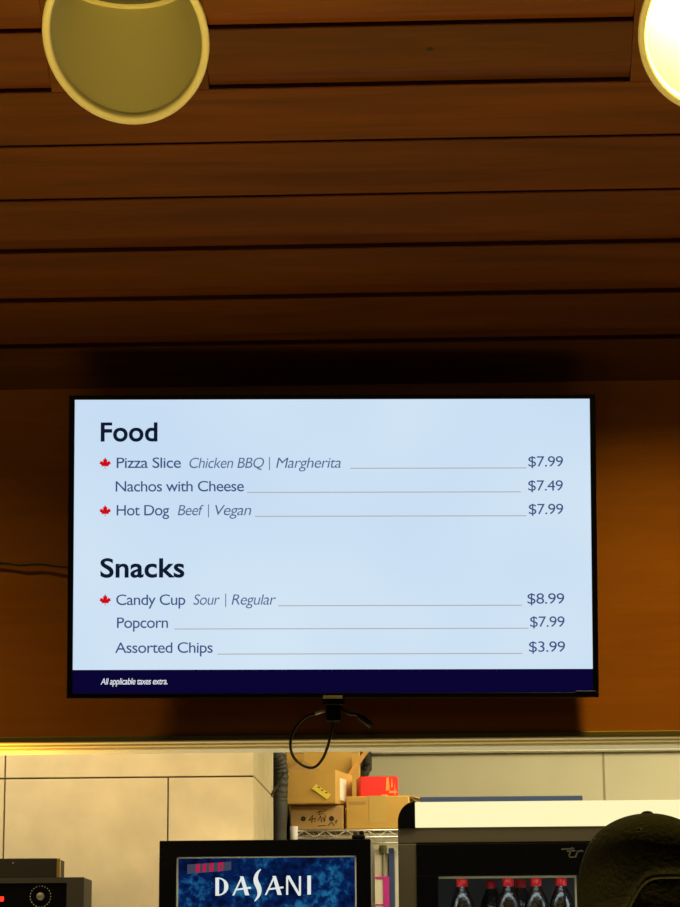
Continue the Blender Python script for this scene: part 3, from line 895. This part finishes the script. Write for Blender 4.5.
# ------------------------------------------------------------------ wire shelving with boxes
YS = 7.4
zsh = Z(829.5, YS, 340)
sh = empty('wire_shelving', (X(345, YS), YS, 0)); tag(sh, 'chrome wire shelving rack holding cardboard boxes between the two fridges', 'shelf')
def wx_(px): return X(px, YS) - sh.location.x
sx0_, sx1_ = wx_(294), wx_(420)
sd = 0.42
def zat(py): return Z(py, YS, 340)
def wire_shelf(zt_, zb_, name='wire_shelf'):
    mb = MB()
    for yy in (0.0, sd):
        mb.tube([(sx0_, yy, zt_), (sx1_, yy, zt_)], 0.0035, 8); mb.tube([(sx0_, yy, zb_), (sx1_, yy, zb_)], 0.0035, 8)
        n = 6; pts = []
        for k in range(n * 2 + 1):
            pts.append((sx0_ + (sx1_ - sx0_) * k / (2 * n), yy, zb_ if k % 2 == 0 else zt_))
        mb.tube(pts, 0.0028, 6)
    for xx in (sx0_, sx1_):
        mb.tube([(xx, 0, zt_), (xx, sd, zt_)], 0.0035, 8); mb.tube([(xx, 0, zb_), (xx, sd, zb_)], 0.0035, 8)
    for k in range(1, 22):
        xx = sx0_ + (sx1_ - sx0_) * k / 22
        mb.tube([(xx, 0, zt_ + 0.0005), (xx, sd, zt_ + 0.0005)], 0.0016, 5)
    mb.done(name, M['chrome'], sh)
wire_shelf(zat(830.5), zat(837.5)); wire_shelf(1.45, 1.43); wire_shelf(0.8, 0.775); wire_shelf(0.2, 0.175)
for xx in (sx0_, sx1_):
    for yy in (0.0, sd):
        mb = MB(); mb.tube([(xx, yy, 0.0), (xx, yy, zat(828))], 0.0115, 12); mb.lathe([(0.0125, zat(828) - 0.035), (0.0135, zat(826)), (0.001, zat(825.6))], 16, (xx, yy, 0)); mb.done('post', M['white_enamel'] if xx == sx0_ and yy == 0 else M['chrome'], sh)
zS = zat(830.5) + 0.0045

def carton(name, x0, x1, z0, z1, y0, y1, m, label, rz=0.0, cat='box', tape=None, flaps=()):
    cx = (x0 + x1) / 2
    t = empty(name, (cx, y0, z0), rz); tag(t, label, cat)
    hw = (x1 - x0) / 2; hh = z1 - z0; dd = y1 - y0
    mb = MB(); mb.box((-hw, 0, 0), (hw, dd, hh), bevel=0.0025, seg=1)
    mb.done('carton_body', m, t)
    return t, hw, hh, dd
# lower left carton with two holes and handwriting
t, hw, hh, dd = carton('cardboard_box', X(290.5, YS + .03), X(344, YS + .03), zS, Z(805.5, YS + .03, 318), YS + .03, YS + .34, M['cardboard_dark'], 'low brown box with two round holes and black handwriting, bottom of the left stack')
mb = MB(); rxm = Matrix.Rotation(PI / 2, 4, 'X')
def bx(px): return X(px, YS + .03) - t.location.x
def bz(py): return Z(py, YS + .03, 318) - zS
for px in (303.5, 332):
    mb = MB(); mb.lathe([(0.008, 0.0012), (0.001, 0.0013)], 18, (bx(px), 0, bz(818.7)), mat4=rxm)
    mb.done('hand_hole', M['ink'], t)
mb = MB()
rnd = random.Random(3)
for (ax, ay, bx_, by) in ((309, 821, 313, 815), (313, 815, 312, 823), (311, 820, 316, 818), (316, 818, 315, 822), (317, 813, 321, 811), (321, 811, 319, 815), (319, 815, 324, 813), (318, 821, 321, 816), (321, 816, 322, 822), (323, 817, 325, 821), (326, 815, 325, 822), (318, 826, 326, 825.5), (328, 826, 332, 822), (332, 822, 335, 826), (335, 822, 338, 820), (338, 820, 336, 824), (321, 812, 327, 810.5)):
    mb.tube([(bx(ax), -0.0006, bz(ay)), (bx(bx_), -0.0006, bz(by))], 0.0011, 5)
mb.done('handwriting', M['ink'], t)
# upper left open carton
ub = empty('open_cardboard_box', (X(310, YS), YS, Z(805, YS + .03, 318) + 0.001)); tag(ub, 'open-flapped brown box with yellow sticker, top of the left stack', 'box')
xA, xB, xCc = X(284.5, YS - .01), X(336, YS - .01), X(353, YS + .22)
O = ub.location
zb0 = O.z; zt0 = Z(770.5, YS, 318)
p = [Vector((xA, YS - 0.01, 0)), Vector((xB, YS - 0.02, 0)), Vector((xCc, YS + .22, 0)), Vector((xA + 0.05, YS + .23, 0))]
mb = MB()
th = 0.004
cen = sum(p, Vector()) / 4
base = [v - Vector((O.x, O.y, 0)) for v in p]
inn = [v + (Vector((cen.x - O.x, cen.y - O.y, 0)) - v).normalized() * 0.006 for v in base]
H_ = zt0 - zb0
for i in range(4):
    j = (i + 1) % 4
    a, b, c, d = base[i], base[j], inn[j], inn[i]
    up = Vector((0, 0, H_))
    mb.poly([a, b, c, d], thick=up)
mb.poly(base, thick=(0, 0, 0.004))
mb.done('carton_body', M['cardboard'], ub)
up = Vector((0, 0, H_))
def flap(a, b, da, db, name='carton_flap', m=None):
    mb = MB(); a = Vector(a); b = Vector(b); da = Vector(da); db = Vector(db)
    n = (b - a).cross(da).normalized() * 0.003
    mb.poly([a, b, b + db, a + da], thick=n)
    return mb.done(name, m or M['cardboard'], ub)
flap(base[3] + up, base[2] + up, (0.0, 0.03, 0.085), (0, 0.03, 0.085))           # rear flap upright
flap(base[2] + up, base[2].lerp(base[1], 0.22) + up, (0.062, 0.0, 0.085), (0.062, 0, 0.085))                   # right flap leaning out
# front flap: folded triangle
mb = MB(); mb.poly([base[0] + up + Vector((0.005, 0.004, 0)), base[0].lerp(base[1], 0.72) + up + Vector((0, 0.004, 0)), base[0].lerp(base[1], 0.36) + up + Vector((0, 0.04, 0.035))], thick=(0, 0.003, 0)); mb.done('carton_flap', M['cardboard_dark'], ub)
mb = MB()
fp = lambda px, py: at(px, py, YS - 0.0225) - O
mb.poly([fp(316, 784), fp(331, 794.5), fp(327, 799.5), fp(312, 788.5)], thick=(0, 0.0008, 0)); mb.done('yellow_sticker', M['yellow'], ub)['label'] = 'yellow sticker'
mb = MB()
for (a, b) in ((317.5, 787), (321, 790), (325, 792.5)):
    q = fp(a, b); mb.box(q + Vector((0, -0.0008, -0.002)), q + Vector((0.008, 0, 0.001)))
mb.done('sticker_print', M['ink'], ub)
# white label on the right face of the open box
e = (base[2] - base[1]); nrm = Vector((e.y, -e.x, 0)).normalized() * 0.0012
mb = MB(); A_p = base[1] + e * 0.25 + nrm; B_p = base[1] + e * 0.62 + nrm
mb.poly([A_p + Vector((0, 0, 0.015)), B_p + Vector((0, 0, 0.015)), B_p + Vector((0, 0, 0.085)), A_p + Vector((0, 0, 0.085))], thick=-nrm * 0.6); mb.done('white_label', M['white_paper'], ub)['label'] = 'white label'
# large back carton
t, hw, hh, dd = carton('cardboard_box', X(286, YS + .35), X(361, YS + .35), zS, Z(741, YS + .35, 318), YS + .35, YS + .385, M['cardboard'], 'tall flat brown carton standing behind the left stack of boxes')
mb = MB(); zz = Z(754, YS + .36, 318) - zS; mb.box((-hw * 0.9, -0.001, zz), (hw * 0.95, 0.0005, zz + 0.004)); mb.done('crease', M['cardboard_dark'], t)
# right carton
t, hw, hh, dd = carton('cardboard_box', X(346.5, YS + .02), X(410, YS + .02), zS, Z(796, YS + .02, 375), YS + .02, YS + .28, M['cardboard'], 'brown carton with packing tape supporting the red box', rz=math.radians(-5))
mb = MB(); c = X(379, YS + .02) - t.location.x
mb.box((c - 0.030, -0.0008, 0.02), (c + 0.026, 0.001, hh)); mb.box((c - 0.03, -0.0009, hh - 0.002), (c + 0.026, dd, hh + 0.0008)); mb.done('packing_tape', M['tape'], t)
mb = MB(); mb.box((-hw + 0.01, -0.0008, hh - 0.026), (c - 0.04, 0.001, hh - 0.016)); mb.done('print_band', M['cardboard_dark'], t)
mb = MB(); mb.poly([(hw, 0.02, hh), (hw, dd, hh), (hw + 0.045, dd, hh - 0.01), (hw + 0.045, 0.03, hh - 0.012)], thick=(0, 0, 0.003)); mb.done('carton_flap', M['cardboard'], t)
zR = t.location.z + hh
# red box
rbx = empty('red_box', (X(380, YS + .08), YS + .08, zR + 0.001), math.radians(6)); tag(rbx, 'bright red printed box on top of the taped brown carton', 'box')
hr = Z(776.5, YS + .08, 380) - zR
wr = (X(400, YS + .08) - X(361, YS + .08)) / 2
mb = MB(); mb.box((-wr, 0, 0), (wr, 0.14, hr), bevel=0.004); mb.done('carton_body', M['red_box'], rbx)
mb = MB()
for (a, b, c, d) in ((0.1, 0.02, 0.5, 0.12), (0.35, 0.3, 0.55, 0.95), (0.62, 0.45, 0.72, 0.95), (0.78, 0.1, 0.86, 0.7), (0.5, 0.18, 0.95, 0.3)):
    mb.poly([(wr * a, -0.001, hr * b), (wr * c, -0.001, hr * b * 1.1), (wr * (c - 0.05), -0.001, hr * d), (wr * (a + 0.04), -0.001, hr * d * 0.96)], thick=(0, 0.0008, 0))
mb.done('printed_pattern', M['orange_print'], rbx)
# bracket on the back wall behind the boxes
br = MB(); yb = 8.3
br.box((X(364, yb), yb, Z(766, yb, 368)), (X(371.5, yb), YB - 0.002, Z(738, yb, 368)), bevel=0.01)
br.box((X(362, yb), yb + 0.02, Z(771, yb, 368)), (X(369, yb), YB - 0.002, Z(763, yb, 368)), bevel=0.012)
tag(br.done('wall_bracket', M['charcoal']), 'dark bracket fixed high on the back wall above the red box', 'bracket')
# things on the middle shelf, seen between the two fridges
zm = 1.4505 + 0.003
def upright(name, pa, pb, ptop, Yq, dep, m, label, cat):
    mb = MB(); mb.box((X(pa, Yq), Yq, zm), (X(pb, Yq), Yq + dep, Z(ptop, Yq, 380)), bevel=0.002, seg=1)
    return tag(mb.done(name, m), label, cat)
upright('white_folder', 373.5, 382.3, 849, YS + .10, .25, M['white_paper'], 'pale upright folder at the left end of the gap between the fridges', 'folder')
upright('white_folder', 385.0, 388.3, 853, YS + .12, .25, M['white_paper'], 'narrow cream upright folder between the green post and the blue binder', 'folder')
upright('blue_binder', 388.8, 394.3, 848, YS + .10, .25, M['blue_card'], 'dark blue upright binder between the two fridges', 'binder')
upright('cream_folder', 394.6, 399.5, 850, YS + .12, .25, M['white_paper'], 'cream folder at the right end, touching the drinks cooler edge', 'folder')
mg = empty('magenta_file', (X(380, YS + .05), YS + .05, zm)); tag(mg, 'magenta-edged white file standing in front of the pale folders', 'file')
def mx_(px): return X(px, YS + .05) - mg.location.x
zmt = Z(876.5, YS + .05, 380) - zm
mb = MB(); mb.box((mx_(374.5), 0.0, 0.001), (mx_(384), 0.03, zmt - 0.004)); mb.done('file_pages', M['white_paper'], mg)
mb = MB(); mb.box((mx_(383), -0.004, 0.0), (mx_(389), 0.034, zmt), bevel=0.001, seg=1); mb.box((mx_(374), -0.003, zmt - 0.008), (mx_(384), 0.034, zmt), bevel=0.001, seg=1); mb.box((mx_(374), -0.003, Z(904, YS + .05, 380) - zm - 0.004), (mx_(384), 0.0, Z(904, YS + .05, 380) - zm)); mb.done('file_cover', M['magenta'], mg)
mb = MB(); mb.tube([(X(383.3, YS + .095), YS + .095, zm), (X(383.3, YS + .095), YS + .095, Z(846, YS + .07, 383))], 0.004, 8); mb.lathe([(0.012, Z(852, YS, 383)), (0.014, Z(848, YS, 383)), (0.012, Z(844, YS, 383)), (0.001, Z(844, YS, 383))], 12, (X(383.3, YS + .095), YS + .095, 0))
tag(mb.done('green_rod', mat('green_grey', (0.16, 0.17, 0.09), 0.5)), 'thin dark green rod with a knob standing among the folders', 'rod')

# ------------------------------------------------------------------ flexible duct and dark bundle beside the column
dp = [at(258, 735, 7.30), at(266, 746, 7.30), at(276, 756, 7.32), at(280, 772, 7.34), at(279, 800, 7.34), at(279, 850, 7.34), at(279, 1000, 7.34)]
dp[-1].z = 0.0; dp[-1].x = dp[-2].x
path = catmull(dp, 14)
rr = [0.026 + 0.0025 * math.sin(i * 1.7) for i in range(len(path))]
mb = MB(); mb.tube(path, rr, 14)
tag(mb.done('flexible_duct', M['grey_bag']), 'dark grey ribbed hose curving down between tiled column and cardboard boxes', 'hose')
mb = MB()
xa_, xb_ = X(266, 7.5), X(290, 7.5); zt_c = Z(766, 7.5)
n = 40; rows_c = []
for j, fz_ in enumerate((0.0, 0.35, 0.8, 1.0)):
    zz = 0.75 + (zt_c - 0.75) * fz_
    wd = 1.0 if fz_ < 0.9 else 0.55
    rows_c.append([((xa_ + xb_) / 2 + (xb_ - xa_) / 2 * wd * math.cos(2 * PI * k / n) * (1 + 0.12 * math.sin(k * 1.9)), 7.56 + 0.05 * wd * math.sin(2 * PI * k / n) * (1 + 0.3 * math.sin(k * 2.3)), zz) for k in range(n)])
vr = [[mb.b.verts.new(p) for p in r] for r in rows_c]
for A, B in zip(vr, vr[1:]):
    for k in range(n):
        f = mb.b.faces.new((A[k], A[(k + 1) % n], B[(k + 1) % n], B[k])); f.smooth = True
mb.b.faces.new(vr[0]); mb.b.faces.new(vr[-1])
tag(mb.done('dark_bundle', mat('black_cloth', (0.008, 0.008, 0.008), 0.9, spec=0.1)), 'black cloth bundle hanging behind the dark hose beside the tiled column', 'coat')  # dark shape filling the black area behind the hose
cable('strap', [at(284, 773, 7.36 - .1), at(277, 786, 7.2), at(270, 797, 7.1), at(268, 802, 7.05)], 0.004, M['charcoal'], 'thin dark strap slanting across beside the tiled column', 'strap')

# ------------------------------------------------------------------ person in a cap
YP = 3.35
hc = at(652, 950, YP); hx = hc.x
pr = empty('person', (hx, YP, 0)); 
tag(pr, 'person seen from behind wearing a black baseball cap and dark jacket', 'person')
ztopcap = at(645, 815.5, YP).z
HR = math.radians(12)                            # head turned a little to the left
# body: one skinned surface with head
vs = [(0, 0.02, 0.98), (0, 0.01, 1.15), (0, -0.01, 1.34), (0, -0.015, 1.44), (0, 0.0, 1.52), (0, 0.015, 1.60),
      (0.17, -0.01, 1.41), (0.235, 0.0, 1.13), (0.24, 0.06, 0.89), (-0.17, -0.01, 1.41), (-0.235, 0.0, 1.13), (-0.24, 0.06, 0.89),
      (0.10, 0.02, 0.90), (0.11, 0.03, 0.50), (0.115, 0.0, 0.10), (0.12, 0.14, 0.04), (-0.10, 0.02, 0.90), (-0.11, 0.03, 0.50), (-0.115, 0.0, 0.10), (-0.12, 0.14, 0.04)]
dz_ = ztopcap - 1.80
vs = [(x, y, z if z < 0.2 else z + dz_ * (z / 1.6)) for x, y, z in vs]
es = [(0, 1), (1, 2), (2, 3), (3, 4), (4, 5), (2, 6), (6, 7), (7, 8), (2, 9), (9, 10), (10, 11), (0, 12), (12, 13), (13, 14), (14, 15), (0, 16), (16, 17), (17, 18), (18, 19)]
rad = [(.15, .11), (.14, .10), (.16, .105), (.075, .07), (.055, .058), (.055, .06), (.07, .065), (.045, .045), (.035, .035), (.07, .065), (.045, .045), (.035, .035),
       (.09, .095), (.062, .065), (.042, .045), (.038, .03), (.09, .095), (.062, .065), (.042, .045), (.038, .03)]
def skin(name, vs, es, rad, m, parent, sub=2):
    me = bpy.data.meshes.new(name); me.from_pydata(vs, es, [])
    o = link(name, me, parent, [m])
    o.modifiers.new('s', 'SKIN'); sb_ = o.modifiers.new('u', 'SUBSURF'); sb_.levels = sub; sb_.render_levels = sub
    for v, r in zip(me.skin_vertices[0].data, rad): v.radius = r
    me.skin_vertices[0].data[0].use_root = True
    bpy.context.view_layer.update()
    d = bpy.context.evaluated_depsgraph_get()
    m2 = bpy.data.meshes.new_from_object(o.evaluated_get(d))
    o.modifiers.clear(); o.data = m2
    for pp in m2.polygons: pp.use_smooth = True
    return o
bd = skin('body', vs, es, rad, M['skin'], pr)
# clothes: slightly larger shells over body
def grow(r, k): return [(a + k, b + k) for a, b in r]
jv = [vs[i] for i in (0, 1, 2, 3, 6, 7, 8, 9, 10, 11)]
jv[3] = (0, -0.015, 1.45 + dz_)
je = [(0, 1), (1, 2), (2, 3), (2, 4), (4, 5), (5, 6), (2, 7), (7, 8), (8, 9)]
skin('jacket', jv, je, grow([rad[i] for i in (0, 1, 2, 3, 6, 7, 8, 9, 10, 11)], 0.022), M['jacket'], pr)
tv_ = [vs[i] for i in (0, 12, 13, 14, 16, 17, 18)]
skin('trousers', tv_, [(0, 1), (1, 2), (2, 3), (0, 4), (4, 5), (5, 6)], grow([rad[i] for i in (0, 12, 13, 14, 16, 17, 18)], 0.014), M['trousers'], pr)
# hands
for s in (-1, 1):
    bx0 = Vector(vs[8 if s > 0 else 11])
    hv = [tuple(bx0), tuple(bx0 + Vector((0, 0.02, -0.06))), tuple(bx0 + Vector((0, 0.03, -0.10)))]
    he = [(0, 1), (1, 2)]; hr_ = [(.028, .022), (.036, .018), (.034, .015)]
    for k, ln in enumerate((0.062, 0.075, 0.070, 0.055)):
        b0_ = bx0 + Vector((0, 0.03 + (1.5 - k) * 0.020, -0.105)); i0 = len(hv)
        hv += [tuple(b0_), tuple(b0_ + Vector((-s * 0.008, 0.003, -ln * 0.5))), tuple(b0_ + Vector((-s * 0.02, 0.006, -ln)))]
        he += [(1, i0), (i0, i0 + 1), (i0 + 1, i0 + 2)]; hr_ += [(.010, .010), (.009, .009), (.0075, .0075)]
    i0 = len(hv); hv += [tuple(bx0 + Vector((-s * 0.01, 0.055, -0.05))), tuple(bx0 + Vector((-s * 0.02, 0.075, -0.09)))]
    he += [(0, i0), (i0, i0 + 1)]; hr_ += [(.011, .011), (.009, .009)]
    skin('hand', hv, he, hr_, M['skin'], pr)
for s in (-1, 1):
    mb = MB(); mb.box((s * 0.118 - 0.05, -0.09, 0.0), (s * 0.118 + 0.05, 0.22, 0.09), bevel=0.035, seg=4); o = mb.done('shoe', M['black_matte'], pr)
# head
zband = ztopcap - 0.150
hm = Matrix.Translation((0, 0.0, zband)) @ Matrix.Rotation(HR, 4, 'Z')
mb = MB()
t = bmesh.new(); bmesh.ops.create_uvsphere(t, u_segments=48, v_segments=36, radius=1)
for v in t.verts:
    x, y, z = v.co
    z2 = z * 0.118
    wx2 = 0.079; wy = 0.098
    if z < 0: wx2 *= 1 - 0.28 * z * z; wy *= 1 - 0.22 * z * z; z2 = z * 0.125
    px_, py_, pz_ = x * wx2, y * wy, z2
    if y > 0.5:                                      # face side: nose, brow, eye sockets, mouth
        py_ += 0.022 * math.exp(-((x / 0.14) ** 2 + ((z + 0.22) / 0.16) ** 2))
        py_ -= 0.008 * math.exp(-(((abs(x) - 0.36) / 0.16) ** 2 + ((z + 0.02) / 0.14) ** 2))
        py_ += 0.006 * math.exp(-((x / 0.3) ** 2 + ((z + 0.55) / 0.08) ** 2))
        py_ += 0.010 * math.exp(-((x / 0.3) ** 2 + ((z + 0.9) / 0.15) ** 2))
    v.co = hm @ Vector((px_, py_, pz_ + 0.0))
for f in t.faces: f.smooth = True
mb._merge(t, 0, True)
for s in (-1, 1):                                   # ears and eyes
    t = bmesh.new(); bmesh.ops.create_uvsphere(t, u_segments=16, v_segments=12, radius=1)
    for v in t.verts: v.co = hm @ (Vector((v.co.x * 0.010, v.co.y * 0.019, v.co.z * 0.032)) + Vector((s * 0.083, 0.0, -0.03)))
    mb._merge(t, 0, True)
mb.done('head', M['skin'], pr)
for s in (-1, 1):
    mb = MB()
    t = bmesh.new(); bmesh.ops.create_uvsphere(t, u_segments=16, v_segments=12, radius=0.011)
    for v in t.verts: v.co = hm @ (v.co + Vector((s * 0.03, 0.083, 0.0)))
    mb._merge(t, 0, True)
    mb.done('eye', M['white_paper'], pr)
mb = MB()
t = bmesh.new(); bmesh.ops.create_uvsphere(t, u_segments=64, v_segments=48, radius=1)
dl = []
for v in t.verts:
    x, y, z = v.co
    if (y > 0.15 and z < 0.35) or z < -0.80: dl.append(v); continue
    n = noise.noise(v.co * 9) * 0.004 + noise.noise(v.co * 28) * 0.003
    v.co = hm @ (Vector((x * (0.086 + n), y * (0.106 + n) - 0.002, z * 0.118)))
bmesh.ops.delete(t, geom=dl, context='VERTS')
mb._merge(t, 0, True); mb.done('hair', M['hair'], pr)
# glasses temple showing on the left
mb = MB(); g0 = hm @ Vector((-0.092, 0.06, -0.012)); mb.tube([hm @ Vector((-0.090, -0.005, -0.012)), g0, hm @ Vector((-0.094, 0.10, -0.014))], 0.0035, 8)
mb.tube([hm @ Vector((-0.094, 0.10, -0.014)), hm @ Vector((-0.05, 0.112, -0.012)), hm @ Vector((0, 0.122, -0.008)), hm @ Vector((0.05, 0.112, -0.012)), hm @ Vector((0.09, 0.10, -0.014)), hm @ Vector((0.09, -0.005, -0.012))], 0.003, 8)
mb.done('glasses', M['charcoal'], pr)
# cap
cap = empty('cap_pivot', (0, 0, 0)); bpy.data.objects.remove(cap)
CR, CD, CH = 0.0995, 0.116, 0.150
def cap_pt(a, f, grow_=0.0):
    """a: angle, 0 = wearer's right, -90 deg = back; f 0 = crown, 1 = lower edge"""
    back_ = math.exp(-abs(((a + PI / 2 + PI) % (2 * PI) - PI) / math.radians(37)) ** 5)
    flat = min(1.0, f * 1.0)
    zlow = -0.004 + 0.064 * back_
    th_ = f * (PI / 2) 
    zfull = CH * ((1 - (math.sin(th_)) ** 2) ** (1 / 3.4) if f < 1 else 0)
    z = zlow + (CH - zlow) * (zfull / CH)
    # radius from the ellipse at that height
    q = max(0.0, min(1.0, z / CH))
    r = max(0.0, 1 - q ** 3.4) ** 0.5
    bulge = 1 + 0.012 * math.cos(6 * (a + PI / 2)) * (1 - q) * -1
    wr_ = 0.0014 * noise.noise(Vector((math.cos(a) * 3, math.sin(a) * 3, z * 22))) + 0.0022 * noise.noise(Vector((math.cos(a) * 1.7, math.sin(a) * 1.7, z * 40 + 4))) * (1 - q)
    seam = -0.0011 * sum(math.exp(-(((a - PI / 6 - PI / 3 * k + PI / 3 * 0.5 + PI) % (2 * PI) - PI) / 0.02) ** 2) for k in range(6))
    k = r * bulge
    return Vector((math.cos(a) * (CR * k + grow_ + wr_ + seam), math.sin(a) * (CD * k + grow_ + wr_ + seam), z))
mb = MB()
NA, NF = 144, 36
grid = [[mb.b.verts.new(hm @ cap_pt(2 * PI * i / NA, 0.03 + 0.97 * j / NF)) for i in range(NA)] for j in range(NF + 1)]
top = mb.b.verts.new(hm @ Vector((0, 0, CH)))
for j in range(NF):
    for i in range(NA):
        f = mb.b.faces.new((grid[j][i], grid[j][(i + 1) % NA], grid[j + 1][(i + 1) % NA], grid[j + 1][i])); f.smooth = True
for i in range(NA):
    f = mb.b.faces.new((top, grid[0][(i + 1) % NA], grid[0][i])); f.smooth = True
# hem roll along the lower edge
cp_ = mb.done('cap_crown', M['cap_cloth'], pr)
so = cp_.modifiers.new('t', 'SOLIDIFY'); so.thickness = 0.003; so.offset = 1
mb = MB()
edge = [hm @ cap_pt(2 * PI * i / 96, 1.0, 0.001) for i in range(97)]
mb.tube(edge, 0.0028, 8, caps=False); mb.done('cap_hem', M['cap_cloth'], pr)
mb = MB(); mb.lathe([(0.0095, 0.0), (0.0095, 0.002), (0.006, 0.0050), (0.001, 0.006)], 20, hm @ Vector((0, 0, CH + 0.0005))); mb.done('cap_button', M['cap_cloth'], pr)
m_eye = mat('eyelet_thread', (0.022, 0.020, 0.014), 0.8)
for k in range(6):
    mb = MB()
    a = -PI / 2 + PI / 6 + k * PI / 3
    a = -PI / 2 + (k - 0.5) * PI / 3
    c = cap_pt(a, 0.56, 0.004); ring = []
    n = Vector((math.cos(a) * CD, math.sin(a) * CR, 0.09)).normalized(); u = n.cross(Vector((0, 0, 1))).normalized(); v = n.cross(u)
    mb.tube([hm @ (c + u * 0.0038 * math.cos(2 * PI * q / 14) + v * 0.0038 * math.sin(2 * PI * q / 14)) for q in range(15)], 0.0014, 6, caps=False)
    mb.done('cap_eyelet', m_eye, pr)
# back strap
mb = MB()
ring_hi, ring_lo = [], []
st = []
for k in range(25):
    a = -PI / 2 + math.radians(-40 + 80 * k / 24)
    p = Vector((math.cos(a) * (CR + 0.002), math.sin(a) * (CD + 0.002), 0))
    st.append(p)
hi = [mb.b.verts.new(hm @ (p + Vector((0, 0, 0.006)))) for p in st]; lo = [mb.b.verts.new(hm @ (p + Vector((0, 0, -0.012)))) for p in st]
for k in range(24):
    f = mb.b.faces.new((lo[k], lo[k + 1], hi[k + 1], hi[k])); f.smooth = True
o = mb.done('cap_strap', M['cap_cloth'], pr); so = o.modifiers.new('t', 'SOLIDIFY'); so.thickness = 0.0025
# peak
mb = MB()
top_v, bot_v = [], []
nb, nr = 28, 8
rows_ = []
for j in range(nr + 1):
    row = []
    for k in range(nb + 1):
        a = PI / 2 + math.radians(-62 + 124 * k / nb)
        base_ = Vector((math.cos(a) * (CR - 0.001), math.sin(a) * (CD - 0.001), 0.0))
        out = Vector((math.cos(a) * 0.35, 1.0, 0)) * 0.078 * math.sin(PI * k / nb) ** 0.55
        fr_ = j / nr
        p = base_ + out * fr_
        p.z = -0.012 * fr_ - 9.0 * p.x ** 2 * fr_ * 0.25 + 0.003
        row.append(mb.b.verts.new(hm @ p))
    rows_.append(row)
for a, b in zip(rows_, rows_[1:]):
    for k in range(nb):
        try:
            f = mb.b.faces.new((a[k], a[k + 1], b[k + 1], b[k])); f.smooth = True
        except ValueError: pass
o = mb.done('cap_peak', M['cap_cloth'], pr); so = o.modifiers.new('t', 'SOLIDIFY'); so.thickness = 0.004

# ------------------------------------------------------------------ light
def area(name, loc, target, sx, sy, power, col, spread=PI):
    l = bpy.data.lights.new(name, 'AREA'); l.shape = 'RECTANGLE'; l.size = sx; l.size_y = sy; l.energy = power; l.color = col; l.spread = spread
    o = bpy.data.objects.new(name, l); COL.objects.link(o)
    o.location = loc
    o.rotation_euler = (Vector(target) - Vector(loc)).to_track_quat('-Z', 'Y').to_euler()
    return o
# lamps in the lit cans: a disc just under each glowing lens
for (lc, zt_, rt_) in LAMPS:
    l = bpy.data.lights.new('can_lamp', 'AREA'); l.shape = 'DISK'; l.size = rt_ * 1.8; l.energy = 66; l.color = (1.0, 0.72, 0.10)
    o = bpy.data.objects.new('can_lamp', l); COL.objects.link(o); o.location = lc + Vector((0, 0, zt_ - 0.012))
# kitchen ceiling fixtures (above the bulkhead's sight line)
area('kitchen_lamp', (-1.4, 5.80, ZK - 0.05), (-1.2, 6.6, 0), 1.6, 0.2, 15, (1.0, 0.88, 0.56))
area('kitchen_lamp', (0.6, 6.0, ZK - 0.05), (0.5, 7.2, 0), 1.6, 0.2, 15, (1.0, 0.86, 0.46))
area('kitchen_lamp', (1.4, 7.3, ZK - 0.05), (1.2, 8.4, 1.6), 2.6, 0.4, 44, (1.0, 0.88, 0.52))
area('counter_bounce_fill', (0.2, 5.7, 1.05), (0.2, 5.5, 2.1), 4.5, 0.3, 14, (1.0, 0.87, 0.5))  # added up-aimed lamp in place of counter bounce, brightens the soffit
area('warm_fill', (-1.05, 5.5, 1.86), (-1.0, 5.5, 2.1), 0.4, 0.1, 2.6, (1.0, 0.48, 0.02))  # added unseen warm light, turns the soffit's left end gold
# lobby light, all added: lamp standing in for floor and counter bounce, overhead fill
area('lobby_fill', (-0.6, 0.6, 3.3), (0, 3.4, 0.6), 2.5, 1.0, 5, (1.0, 0.76, 0.28))  # added soft fill above the camera, no actual fixture
area('lobby_bounce_fill', (0.0, 2.8, 0.5), (0.0, 3.3, 3.7), 3.2, 0.8, 68, (1.0, 0.72, 0.13), math.radians(78))  # added low lamp aimed up at the planks, replaces bounced light
w = bpy.data.worlds.new('world'); sc.world = w; w.use_nodes = True
bg = w.node_tree.nodes['Background']; bg.inputs[0].default_value = (1.0, 0.78, 0.45, 1); bg.inputs[1].default_value = 0.012

sc.view_settings.view_transform = 'Standard'
sc.view_settings.look = 'None'
sc.view_settings.exposure = 0.0
sc.view_settings.gamma = 1.0
sc.view_settings.use_curve_mapping = False
